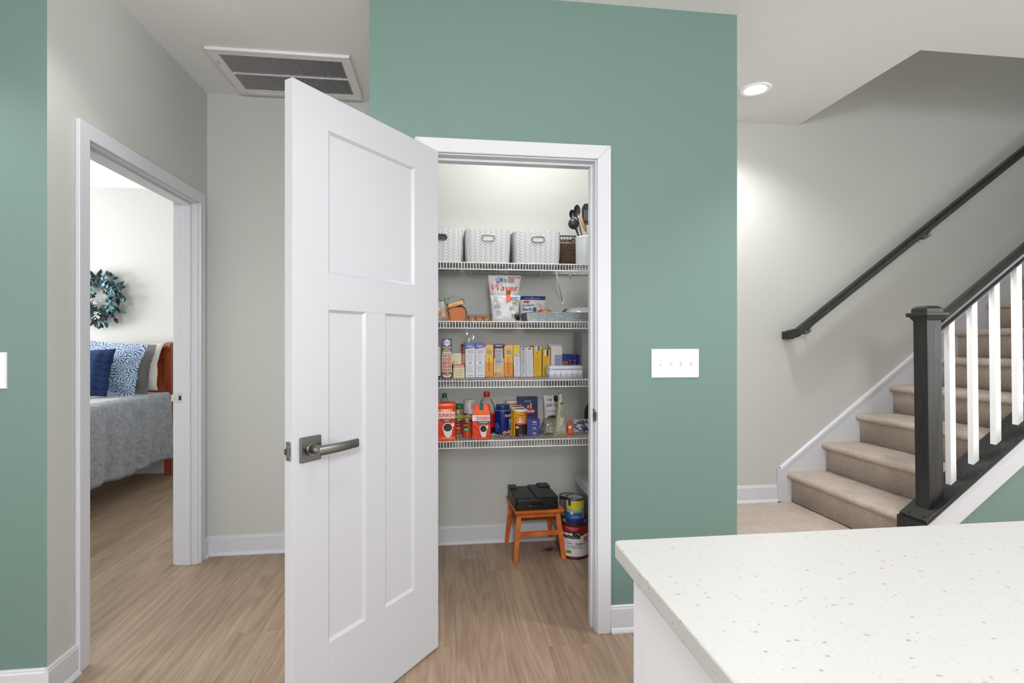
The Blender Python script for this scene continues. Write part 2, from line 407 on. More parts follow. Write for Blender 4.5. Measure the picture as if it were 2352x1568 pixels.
baseboard('baseboard_pantry_right', (1.194, YM+.115, 0), (1.194, YB, 0), (-1, 0))
baseboard('baseboard_landing', (1.309, YB, .182), (2.252, YB, .182), (0, -1))
baseboard('baseboard_bedroom', (-6.1, 5.55, 0), (-1.507, 5.55, 0), (0, -1))

# ---- door frames
def casing_set(parent, axis, plane, out, a0, a1, top, wd, t=.017):
    """three mitred casing boards; axis 'x': opening runs in x on plane y, 'y': opening in y on plane x"""
    def P(a, d, z): return (a, plane+out*d, z) if axis == 'x' else (plane+out*d, a, z)
    prof_in = .004
    def board(pts):
        mb = MB(); n = 4
        lo = [P(a, 0, z) for a, z in pts]; hi = [P(a, t, z) for a, z in pts]
        mb.add(lo+hi, [(0, 1, 2, 3), (7, 6, 5, 4), (0, 4, 5, 1), (1, 5, 6, 2), (2, 6, 7, 3), (3, 7, 4, 0)], TRIM)
        mb.build('casing', parent, bevel=.003)
    board([(a0, 0), (a0-wd, 0), (a0-wd, top+wd), (a0, top)])
    board([(a1, 0), (a1+wd, 0), (a1+wd, top+wd), (a1, top)])
    board([(a0, top), (a0-wd, top+wd), (a1+wd, top+wd), (a1, top)])
# pantry door frame
d2 = structure(thing('door_2', None, None, (0, 0, 0)))
casing_set(d2, 'x', YM, -1, -.0606, .658, 2.054, .06)
casing_set(d2, 'x', YM+.115, 1, -.0606, .658, 2.054, .06)
mb = MB()
for b in [(-.073, -.055, YM-.001, YM+.116, 0, 2.049), (.653, .671, YM-.001, YM+.116, 0, 2.049), (-.073, .671, YM-.001, YM+.116, 2.049, 2.067)]: mb.box(*b, TRIM)
mb.build('jamb', d2)
for b in [(-.055, -.044, YM+.04, YM+.078, 0, 2.038), (.642, .653, YM+.04, YM+.078, 0, 2.038), (-.055, .653, YM+.04, YM+.078, 2.038, 2.049)]:
    MB().box(*b, TRIM).build('door_stop', d2, bevel=.002)
NICK = mat((150, 149, 145), .28, 1, key='nickel'); NICKD = mat((122, 121, 118), .33, 1, key='nickeld')
STEEL = mat((176, 184, 190), .35, 1, key='steel')
STRW = mat((205, 203, 196), .4, .3, key='strikeplate')
DARK = mat((18, 18, 18), .6, key='dark')
st = MB(); st.box(.6512, .6532, YM+.004, YM+.036, .913, .970, NICKD).box(.6505, .6515, YM+.014, YM+.028, .930, .953, DARK)
st.prism([(YM+.004, .918), (YM+.004, .965), (YM-.016, .958), (YM-.016, .925)], 'x', .6505, .6525, NICKD)
o = st.build('strike_plate', d2, bevel=.0008); o['label'] = 'brushed metal strike plate'
# hall door frame (bedroom)
d1 = structure(thing('door_1', None, None, (0, 0, 0)))
casing_set(d1, 'y', XL, 1, 2.2885, 3.249, 2.054, .062)
casing_set(d1, 'y', XL-.115, -1, 2.2885, 3.249, 2.054, .062)
mb = MB()
for b in [(XL-.116, XL+.001, 2.2755, 2.2935, 0, 2.049), (XL-.116, XL+.001, 3.244, 3.262, 0, 2.049), (XL-.116, XL+.001, 2.2755, 3.262, 2.049, 2.067)]: mb.box(*b, TRIM)
mb.build('jamb', d1)
for b in [(XL-.072, XL-.034, 2.2935, 2.3045, 0, 2.038), (XL-.072, XL-.034, 3.233, 3.244, 0, 2.038), (XL-.072, XL-.034, 2.2935, 3.244, 2.038, 2.049)]:
    MB().box(*b, TRIM).build('door_stop', d1, bevel=.002)
st = MB(); st.box(XL-.112, XL-.078, 3.2425, 3.2445, .917, .975, STRW).box(XL-.099, XL-.085, 3.242, 3.2428, .932, .958, DARK)
st.prism([(XL-.112, .921), (XL-.112, .971), (XL-.138, .964), (XL-.138, .928)], 'y', 3.2418, 3.2435, STRW)
o = st.build('strike_plate', d1, bevel=.0008); o['label'] = 'pale metal strike plate'

# ---- pantry door leaf, standing open
ANG = -126.6
leaf_e = thing('leaf', None, None, (-.052, 2.240, .013), (0, 0, rad(ANG))); leaf_e.parent = d2
LW, LH, T = .706, 2.034, .035
panels = [(.150, .566, 1.469, 1.922), (.150, .311, .293, 1.353), (.408, .572, .293, 1.353)]
# flat slab built as stiles and rails around the three recesses
mb = MB()
xs = [0, .150, .311, .408, .569, LW]
def slab(x0, x1, z0, z1): mb.box(x0, x1, 0, T, z0, z1, DOORW)
slab(0, .150, 0, LH); slab(.570, LW, 0, LH); slab(.150, .570, 0, .293); slab(.150, .570, 1.353, 1.469); slab(.150, .570, 1.922, LH); slab(.311, .408, .293, 1.353)
leafm = mb.build('leaf_frame', leaf_e, bevel=.0008)
for x0, x1, z0, z1 in [(.150, .570, 1.469, 1.922), (.150, .311, .293, 1.353), (.408, .570, .293, 1.353)]:
    mb = MB(); d = .009; e = .009
    for (ya, yb) in ((T, T-d), (0, d)):
        o_ = [(x0, ya, z0), (x1, ya, z0), (x1, ya, z1), (x0, ya, z1)]; i_ = [(x0+e, yb, z0+e), (x1-e, yb, z0+e), (x1-e, yb, z1-e), (x0+e, yb, z1-e)]
        mb.add(o_+i_, [(0, 1, 5, 4), (1, 2, 6, 5), (2, 3, 7, 6), (3, 0, 4, 7), (4, 5, 6, 7)], DOORW)
    mb.build('panel', leaf_e)
# thin dark joint lines where stile meets rail are real grooves too small to see; hardware next
hz = .925; hx = .645
r_ = MB().box(hx-.038, hx+.038, T, T+.010, hz-.038, hz+.038, NICKD).build('rosette', leaf_e, bevel=.003); r_['label'] = 'square brushed nickel rosette'
lv = MB(); lv.cyl((hx, T+.008, hz), .021, .010, NICK, 'y', 28); lv.cyl((hx, T+.015, hz), .0145, .037, NICKD, 'y', 28)
pts = []
def lever(u, v):
    a = 2*PI*u; x = hx+.014-.158*v; th = .0065; hh = .0150-.001*v
    yy = T+.056+.006*math.sin(PI*v)
    cx, cz = math.cos(a), math.sin(a); k = 3
    rr = (abs(cx)**k+abs(cz)**k)**(-1/k)
    return (x, yy+th*cx*rr, hz+hh*cz*rr)
lv.grid(lever, 24, 12, NICKD)
for v in (0, 1):
    n0 = len(lv.v); ring = [lever(i/24, v) for i in range(24)]; lv.add(ring, [tuple(range(24))], NICK)
o = lv.build('lever_handle', leaf_e); o['label'] = 'brushed nickel lever handle'
MB().cyl((hx+.021, T+.009, hz-.001), .0035, .006, DARK, 'y', 10).build('privacy_pin', leaf_e)
lp = MB(); lp.box(LW, LW+.0015, .006, .029, hz-.029, hz+.029, STEEL)
lp.cyl((LW, .0175, hz+.021), .004, .002, NICKD, 'x', 12).cyl((LW, .0175, hz-.021), .004, .002, NICKD, 'x', 12)
o = lp.build('latch_plate', leaf_e, bevel=.0005); o['label'] = 'steel latch plate'
MB().prism([(LW, .009), (LW+.012, .013), (LW+.012, .026), (LW, .026)], 'z', hz-.0085, hz+.0085, NICKD).build('latch_bolt', leaf_e)
for z in (.25, 1.05, 1.80):
    MB().cyl((0, -.006, z), .006, .085, NICK, 'z', 12).build('hinge', leaf_e)

# ================================================================== STAIR
S = .76; RUN = .254; RISE = .193
YK0, YK1 = 2.270, 2.385          # knee wall faces
stair = thing('staircase', 'beige carpeted staircase climbing right beside the grey wall', 'staircase', (1.309, 2.28, 0))
SX, SY = 1.309, 2.28
def carpet_box(name, prof, y0, y1, seg, parent):
    mb = MB(); n = len(prof); rn = random.Random(hash(name) % 99)
    vs = []
    for j in range(seg+1):
        y = y0+(y1-y0)*j/seg
        for k, (x, z) in enumerate(prof):
            a = noise.noise(Vector((x*38, y*38, z*38)))*.0028
            vs.append((x-SX+a*(.6 if k else 0), y-SY, z+a))
    fs = [(j*n+i, j*n+(i+1) % n, (j+1)*n+(i+1) % n, (j+1)*n+i) for j in range(seg) for i in range(n)]
    mb.add(vs, fs, CARPET, True); mb.add([vs[i] for i in range(n)], [tuple(range(n))], CARPET); mb.add([vs[seg*n+i] for i in range(n)], [tuple(range(n))], CARPET)
    return mb.build(name, parent)
# landing
ed = [(1.311, 0), (2.36, 0), (2.36, .182)]+[(2.36-(2.36-1.311)*i/24, .182) for i in range(1, 25)]
carpet_box('landing', ed, YK1+.001, YB-.001, 24, stair)
ed2 = [(1.311, 0), (2.2540, 0), (2.2540, .182)]+[(2.254-(2.254-1.311)*i/24, .182) for i in range(1, 25)]
carpet_box('landing', ed2, 2.265, YK1+.001, 4, stair)
for k in range(12):
    xn = 2.298+RUN*k; z1 = .385+RISE*k; z0 = z1-RISE; xr = xn+.034; R = .024
    prof = [(xr, z0-.004), (xr, z1-.052), (xr-.004, z1-.046)]
    for i in range(9):
        a = -PI/2-PI*i/8; prof.append((xn+R+R*math.cos(a), z1-R+R*math.sin(a)))
    for i in range(1, 8): prof.append((xn+R+(RUN+.010)*i/7, z1))
    prof.append((xn+R+RUN+.010, z0-.004))
    carpet_box('step', prof, YK1+.001, YB-.017, 40, stair)
MB().box(xn+RUN-SX, 6.6-SX, YK1+.001-SY, YB-.017-SY, z1-.2, z1, CARPET).build('upper_landing', stair)
# skirt board along the far wall
def nose(x): return .385+S*(x-2.298)
xa, xb = 2.252, 5.6
structure(MB().prism([(xa, .182), (xa, nose(xa)+.065), (xb, nose(xb)+.065), (xb, nose(xb)-.6), (2.7, .182)], 'y', YB-.016, YB-.0005, TRIM)
          .sweep([(0, 0), (-.020, 0), (-.021, .010), (-.018, .012), (-.021, .018), (-.018, .028), (-.010, .036), (0, .036)], (xa, YB-.001, nose(xa)+.034), (xb, YB-.001, nose(xb)+.034), TRIM)
          .box(xa-.022, xa+.001, YB-.024, YB-.0005, .182, nose(xa)+.06, TRIM)
          .box(xa+.001, xa+.05, YB-.0175, YB-.0005, .182, nose(xa)+.03, TRIM).build('trim_1'))
# knee wall under the rail: green faced, with white skirt and black cap
cz0 = .421; cx0 = 2.244
def capz(x): return cz0+S*(x-cx0)
xe = 5.3
structure(MB().prism([(cx0+.012, 0), (xe, 0), (xe, capz(xe)-.03), (cx0+.012, capz(cx0)-.025)], 'y', YK0, YK1, GREEN).build('wall_stair_front'))
structure(MB().prism([(cx0+.010, 0), (cx0+.10, 0), (cx0+.10, capz(cx0+.10)-.165), (xe, capz(xe)-.165), (xe, capz(xe)-.031), (cx0+.010, capz(cx0)-.03)], 'y', YK0-.014, YK0, TRIM).build('trim_2', bevel=.002))
# railing: cap board, newel, balusters, handrail
rail = thing('stair_railing', 'black newel post and sloping handrail with white balusters above the island', 'stair railing', (cx0, 2.32, capz(cx0)))
ox, oy, oz = cx0, 2.32, capz(cx0)
cb = MB(); cb.sweep([(2.245-oy, 0), (2.395-oy, 0), (2.398-oy, -.012), (2.395-oy, -.026), (2.245-oy, -.026), (2.239-oy, -.013)], (0, 0, 0), (xe-ox, 0, capz(xe)-oz), BLACKW)
o = cb.build('cap_board', rail, bevel=.002); o['label'] = 'black sloping cap board'
o = MB().box(-.014, .012, 2.248-oy, 2.395-oy, -oz+.0, -.012, BLACKW).build('end_board', rail); o['label'] = 'black end board under newel'
def peg(x, y): MB().ball((x-ox, y-oy, capz(x)-oz), .007, BLACKW, 10, 6, (1, 1, .5)).build('screw_plug', rail)
peg(2.258, 2.352); peg(2.262, 2.275); peg(2.515, 2.33); peg(3.0, 2.33)
NX0, NX1, NY0, NY1 = 2.296, 2.374, 2.281, 2.357
nw = MB(); zt = 1.372-oz; lean = .014
nw.hexa([(NX0-ox, NY0-oy, capz(NX0)-oz), (NX1-ox, NY0-oy, capz(NX1)-oz), (NX1-ox, NY1-oy, capz(NX1)-oz), (NX0-ox, NY1-oy, capz(NX0)-oz)],
        [(NX0-ox-lean, NY0-oy, zt), (NX1-ox-lean, NY0-oy, zt), (NX1-ox-lean, NY1-oy, zt), (NX0-ox-lean, NY1-oy, zt)], BLACKW)
nw.build('newel_post', rail, bevel=.002)
nc = MB()
cx, cy = (NX0+NX1)/2-ox-lean, (NY0+NY1)/2-oy
def sq(h0, z0, h1, z1): nc.hexa([(cx-h0, cy-h0, z0), (cx+h0, cy-h0, z0), (cx+h0, cy+h0, z0), (cx-h0, cy+h0, z0)], [(cx-h1, cy-h1, z1), (cx+h1, cy-h1, z1), (cx+h1, cy+h1, z1), (cx-h1, cy+h1, z1)], BLACKW)
sq(.040, zt-.006, .046, zt+.004); sq(.046, zt+.004, .049, zt+.012); sq(.056, zt+.012, .060, zt+.018); sq(.060, zt+.018, .059, zt+.032)
sq(.044, zt+.032, .044, zt+.052); sq(.044, zt+.052, .030, zt+.064)
nc.build('newel_cap', rail, bevel=.0015)
hz0 = 1.372-.072
def hr(x): return hz0+S*(x-NX1)   # underside of handrail
prof = [(-.022, 0), (.022, 0), (.026, .010), (.020, .022), (.034, .034), (.036, .050), (.028, .062), (0, .068), (-.028, .062), (-.036, .050), (-.034, .034), (-.020, .022), (-.026, .010)]
hb = MB(); hb.sweep(prof, (NX1-ox-lean, 0, hr(NX1)-oz), (xe-ox, 0, hr(xe)-oz), BLACKW); o = hb.build('handrail', rail)
BALW = mat((240, 240, 241), .35, key='bal')
for k in range(22):
    bx = 2.453+.1245*k; q = .0145
    l2 = -.010
    if hr(bx) > 3.4 or bx > 5.1: break
    MB().hexa([(bx-q-ox, -q, capz(bx-q)-oz), (bx+q-ox, -q, capz(bx+q)-oz), (bx+q-ox, q, capz(bx+q)-oz), (bx-q-ox, q, capz(bx-q)-oz)],
              [(bx-q+l2-ox, -q, hr(bx-q)-oz+.008), (bx+q+l2-ox, -q, hr(bx+q)-oz+.008), (bx+q+l2-ox, q, hr(bx+q)-oz+.008), (bx-q+l2-ox, q, hr(bx-q)-oz+.008)], BALW).build('baluster', rail)
# wall handrail
wr = thing('wall_handrail', 'long black handrail fixed on brackets to the grey stair wall', 'handrail', (2.29, YB, 1.30))
wy = 3.292-YB
def wrz(x): return 1.357-1.30+.745*(x-2.33)
prof = [(-.020, -.060), (.020, -.060), (.028, -.050), (.030, -.022), (.022, -.004), (0, 0), (-.022, -.004), (-.030, -.022), (-.028, -.050)]
mb = MB(); mb.sweep([(a+wy, b) for a, b in prof], (2.33-2.29, 0, wrz(2.33)), (5.2-2.29, 0, wrz(5.2)), BLACKW)
mb.sweep([(a+wy, b) for a, b in prof], (2.262-2.29, 0, wrz(2.33)-.018), (2.331-2.29, 0, wrz(2.33)), BLACKW)
mb.build('rail', wr)
MB().box(2.272-2.29, 2.318-2.29, wy+.02, 0, wrz(2.33)-.075, wrz(2.33)-.025, BLACKW).build('rail_return', wr)
for bx in (WX(1857, 3.31), WX(2130, 3.31), 4.55):
    zz = wrz(bx)-.060; X = bx-2.29
    b = MB(); b.tube([(X, -.003, zz-.045), (X, -.03, zz-.05), (X, wy+.005, zz-.035), (X, wy, zz-.001)], .008, NICK, 10); b.ball((X, wy+.012, zz-.030), .013, NICK)
    b.cyl((X, -.006, zz-.045), .024, .006, NICK, 'y', 20); b.build('bracket', wr)

# ================================================================== CEILING FIXTURES
vx0, vx1, vy0, vy1 = -1.178, -.489, 2.839, 3.306
vent = thing('ceiling_vent', 'large white return air grille in the hall ceiling above the open door', 'vent', ((vx0+vx1)/2, (vy0+vy1)/2, CZ))
hw, hd = (vx1-vx0)/2, (vy1-vy0)/2
VW = mat((226, 225, 227), .4, key='ventw')
mb = MB(); g = .042
for b in [(-hw, hw, -hd, -hd+g), (-hw, hw, hd-g, hd), (-hw, -hw+g, -hd+g, hd-g), (hw-g, hw, -hd+g, hd-g)]: mb.box(b[0], b[1], b[2], b[3], -.014, 0, VW)
for b in [(-hw-.006, hw+.006, -hd-.006, -hd+.006), (-hw-.006, hw+.006, hd-.006, hd+.006), (-hw-.006, -hw+.006, -hd, hd), (hw-.006, hw+.006, -hd, hd)]: mb.box(b[0], b[1], b[2], b[3], -.015, 0, VW)
mb.build('frame', vent, bevel=.001)
MB().box(-hw+g, hw-g, -hd+g, hd-g, -.0015, -.0005, mat((34, 33, 38), .9)).build('filter', vent)
MB().box(-hw+g, hw-g, -.006, .006, -.015, -.002, VW).build('crossbar', vent)
sl = MB().add([(-.0026, -.5, -.013), (-.0008, -.5, -.013), (.0022, -.5, -.007), (.0004, -.5, -.007), (-.0026, .5, -.013), (-.0008, .5, -.013), (.0022, .5, -.007), (.0004, .5, -.007)],
              [(0, 1, 2, 3), (7, 6, 5, 4), (0, 4, 5, 1), (1, 5, 6, 2), (2, 6, 7, 3), (3, 7, 4, 0)], mat((170, 168, 174), .45))
s0 = sl.build('slat', vent); ln = hd-g-.006; n = 66; st0 = False
for half in (-1, 1):
    for i in range(n):
        o = s0 if not st0 else s0.copy()
        if st0: COL.objects.link(o); o.parent = vent
        st0 = True
        o.location = (-hw+g+(2*hw-2*g)*(i+.5)/n, half*(.006+ln/2), 0); o.scale = (1, ln, 1)
for sx in (-1,):
    MB().box(-hw+.006, -hw+.016, -hd*.55, -hd*.55+.03, -.017, -.013, mat((190, 190, 190), .5)).build('catch', vent)
dl = thing('recessed_light', 'round lit recessed ceiling light beside the stair opening', 'ceiling light', (1.80, 2.916, CZ))
MB().lathe([(.058, -.003), (.080, -.010), (.088, -.004), (.088, 0)], mat((245, 245, 245), .4), 40).build('trim_ring', dl)
em = bpy.data.materials.new('lit_lens'); em.use_nodes = True; nt, b = nodes_of(em); b.inputs['Emission Color'].default_value = (1, .98, .95, 1); b.inputs['Emission Strength'].default_value = 14
MB().lathe([(0, -.012), (.04, -.010), (.060, -.004), (.060, -.001)], em, 40).build('lens', dl)
sp = bpy.data.lights.new('downlight_bulb', 'SPOT'); sp.shadow_soft_size = .07; sp.spot_size = rad(140); sp.spot_blend = .8; sp.energy = 74; sp.color = WARM
so = bpy.data.objects.new('downlight_bulb', sp); COL.objects.link(so); so.location = (1.80, 2.916, CZ-.016)

# switch plates
def switch_plate(name, label, cx, cy, cz, w_, h_, kinds):
    t = thing(name, label, 'light switch', (cx, cy, cz))
    PW = mat((238, 238, 236), .3, key='plate')
    mb = MB(); e = .003
    mb.hexa([(-w_/2, 0, -h_/2), (w_/2, 0, -h_/2), (w_/2, 0, h_/2), (-w_/2, 0, h_/2)], [(-w_/2+e, -.006, -h_/2+e), (w_/2-e, -.006, -h_/2+e), (w_/2-e, -.006, h_/2-e), (-w_/2+e, -.006, h_/2-e)], PW)
    mb.build('plate', t, bevel=.001)
    for x, up in kinds:
        mb = MB(); mb.box(x-.0052, x+.0052, -.0066, -.0058, -.012, .012, mat((200, 200, 200), .5))
        s_ = 1 if up else -1
        mb.hexa([(x-.0035, -.006, -.006), (x+.0035, -.006, -.006), (x+.0035, -.006, .006), (x-.0035, -.006, .006)],
                [(x-.003, -.019, s_*.009-.003), (x+.003, -.019, s_*.009-.003), (x+.003, -.019, s_*.009+.003), (x-.003, -.019, s_*.009+.003)], PW)
        mb.build('toggle', t)
        mb = MB()
        for sz in (-.030, .030): mb.cyl((x, -.0068, sz), .0026, .001, mat((205, 205, 203), .35), 'y', 12).box(x-.0022, x+.0022, -.0071, -.0067, sz-.0004, sz+.0004, DARK)
        mb.build('screws', t)
    return t
switch_plate('switch_plate', 'white four-gang toggle switch plate on green wall right of pantry', 1.0165, YM, 1.168, .221, .128, [(-.0685, False), (-.022, True), (.024, True), (.071, True)])
switch_plate('switch_plate', 'white switch plate on green wall at the far left edge', -1.5183-.058, 2.083, 1.163, .116, .129, [(-.023, True), (.023, False)])

# ================================================================== ISLAND
ct = MB(); X0, X1, Y0, Y1, Z0, Z1 = .2965, 3.0, -.5, .916, .886, .914
R = .012; pts = []
for i in range(7): a = PI-PI/2*i/6; pts.append((X0+R+R*math.cos(a), Y1-R+R*math.sin(a)))
pts += [(X1, Y1), (X1, Y0), (X0, Y0)]
ct.prism(pts[::-1], 'z', Z0, Z1, QUARTZ); o = ct.build('countertop', bevel=.003)
tag(o, 'pale speckled quartz countertop filling the lower right corner', 'countertop')
cab = thing('island_cabinet', 'white painted island base cabinet under the speckled countertop', 'cabinet', (.32, .878, 0))
CW = mat((228, 229, 235), .35, key='cabw')
MB().box(.008, 2.6, -1.3, 0, .0, .886, CW).build('carcass', cab)
MB().box(0, .008, -.037, 0, 0, .886, CW).build('corner_stile', cab, bevel=.001)
MB().box(-.001, .0075, -1.3, -.0385, 0, .862, CW).box(0.0035, .0078, -.0405, -.0365, 0, .886, mat((120, 120, 122), .6)).build('end_panel', cab)

# ================================================================== PANTRY SHELVES
SHZ = [1.705, 1.379, 1.051, .718]; YF = 2.965
SW = mat((238, 238, 240), .35, key='shelfw')
nm = ['topmost white wire pantry shelf carrying patterned bins', 'second white wire pantry shelf from top carrying bread and chips',
      'third white wire pantry shelf from top carrying upright cartons', 'lowest white wire pantry shelf carrying coffee and canisters']
for z, lab in zip(SHZ, nm):
    s_ = thing('wire_shelf', lab, 'shelf', (-.19, YB, z), group='wire shelves of the pantry')
    WD = 1.384
    def ry(y, zz, r, nme): MB().tube([(.002, y-YB, zz), (WD-.002, y-YB, zz)], r, SW, 8).build(nme, s_)
    ry(YF, -.004, .0032, 'front_rail'); ry(YF-.002, -.041, .0032, 'front_rail'); ry(YB-.006, -.005, .003, 'back_rail'); ry(3.17, -.006, .0025, 'cross_rod')
    mb = MB(); k = int(WD/.0163); r = .0014
    for i in range(k):
        x = .008+i*.0163
        mb.box(x-r, x+r, YF-YB, -.004, -2*r, 0, SW); mb.box(x-r, x+r, YF-YB-r-.001, YF-YB+r-.001, -.041, -.001, SW)
    o = mb.build('wires', s_); o['kind'] = 'stuff'
    for x in (WX(1083, 3.35), WX(1141, 3.35), WX(1243, 3.35), WX(1310, 3.35)):
        MB().box(x+.19-.005, x+.19+.005, -.016, 0, -.020, .002, SW).build('wall_clip', s_)
    if z < 1.7: continue   # only the top shelf shows a brace
    br = MB(); bx = .626+.19
    br.tube([(bx, YF-YB+.004, -.040), (bx+.128, -.008, -.185)], .0035, SW, 8); br.box(bx+.120, bx+.136, -.010, 0, -.20, -.17, SW)
    br.build('brace', s_)

# ---- helpers for things on shelves
def px(u0, u1, vt, Y, zb):
    x0, x1 = WX(u0, Y), WX(u1, Y); return x0, x1, WZ((u0+u1)/2, vt, Y)-zb
def flat_map(w_, h_, y=0): return lambda a, b, e: (-w_/2+a*w_, y-e-.0002, b*h_)
def carton(u0, u1, vt, Y, si, depth, body, label, pr=None, name='food_box', cat='box', side=None, group=None, dz=0, rotz=0, lean=0, h=None, top=None, pname='printed_front'):
    zb = SHZ[si]+.0003+dz; x0, x1, hh = px(u0, u1, vt, Y, zb); hh = h or hh; w_ = x1-x0
    t = thing(name, label, cat, ((x0+x1)/2, Y, zb), (0, rad(lean), rad(rotz)), group)
    B = mat(body, .45); mb = MB(); mb.box(-w_/2, w_/2, 0, depth, 0, hh, B, {'+x': mat(side, .45) if side else B, '-x': mat(side, .45) if side else B, '+z': mat(top, .45) if top else B})
    # closed flaps on top
    mb.box(-w_/2+.001, w_/2-.001, depth*.1, depth*.9, hh, hh+.0006, B)
    mb.build('carton', t)
    if pr: pr.build(pname, t, flat_map(w_, hh))
    return t, w_, hh
def cyl_map(R, h_, span=PI*.9, z0=0, turn=0):
    def f(a, b, e):
        q = (a-.5)*span+turn; return ((R+e+.0003)*math.sin(q), -(R+e+.0003)*math.cos(q), z0+b*h_)
    return f
def can(u0, u1, vt, si, Yc, label, name, cat, body, pr=None, dz=0, span=PI*.9, lid=(190, 190, 190), h=None, group=None, turn=0, rim=None, metal=1, R=None, vmid=None):
    """upright can: metal rims, paper wrap, print bent round it"""
    x0, x1 = WX(u0, Yc), WX(u1, Yc); R = R or (x1-x0)/2*.985; zb = SHZ[si]+.0003+dz
    hh = h or (WZ((u0+u1)/2, vt, Yc-R)-zb); LM = mat(lid, .3, metal); RM = mat(rim or (170, 170, 172), .3, 1 if not rim else 0)
    t = thing(name, label, cat, ((x0+x1)/2, Yc, zb), group=group)
    MB().lathe([(0, .0), (R, .0), (R+.0006, .002), (R+.0006, .004), (R-.0006, .005)], RM, 32).lathe([(R-.0006, hh-.005), (R+.0006, hh-.004), (R+.0006, hh-.001), (R-.001, hh), (R-.003, hh-.003), (0, hh-.003)], LM, 32).build('can_body', t)
    MB().lathe([(R-.0004, .005), (R-.0004, hh-.005)], mat(body, .4), 32).build('paper_label', t)
    if pr: pr.build('printed_label', t, cyl_map(R, hh, span, 0, turn))
    return t, R, hh

# ---- shelf 1: bins
def bin_mat():
    m = bpy.data.materials.new('dash_pattern_fabric'); m.use_nodes = True; nt, b = nodes_of(m)
    tc = nt.nodes.new('ShaderNodeTexCoord'); sp_ = nt.nodes.new('ShaderNodeSeparateXYZ'); nt.links.new(tc.outputs['Object'], sp_.inputs[0])
    P = .0295; V = .0172
    ge = nt.nodes.new('ShaderNodeNewGeometry'); sn = nt.nodes.new('ShaderNodeSeparateXYZ'); nt.links.new(ge.outputs['Normal'], sn.inputs[0])
    at = nt.nodes.new('ShaderNodeAttribute'); at.attribute_name = 'arc'; xx = at.outputs['Fac']
    tri = wmath(nt, 'PINGPONG', wmath(nt, 'ADD', xx, .0295*100), P)
    z = wmath(nt, 'ADD', wmath(nt, 'MULTIPLY', tri, -1.0), wmath(nt, 'ADD', sp_.outputs[2], 2.0))
    # alternate columns are staggered by half a step
    fr = wmath(nt, 'FRACT', wmath(nt, 'DIVIDE', z, V))
    d = wmath(nt, 'LESS_THAN', fr, .15)
    a = wmath(nt, 'GREATER_THAN', tri, P*.17); c = wmath(nt, 'LESS_THAN', tri, P*.83)
    d = wmath(nt, 'MULTIPLY', wmath(nt, 'MULTIPLY', d, a), c)
    mx = nt.nodes.new('ShaderNodeMix'); mx.data_type = 'RGBA'; mx.inputs['A'].default_value = rgb((208, 208, 211)); mx.inputs['B'].default_value = rgb((62, 62, 66))
    nt.links.new(d, mx.inputs['Factor']); nt.links.new(mx.outputs['Result'], b.inputs['Base Color']); b.inputs['Roughness'].default_value = .85
    return m
BINF = bin_mat(); INW = mat((236, 234, 232), .7)
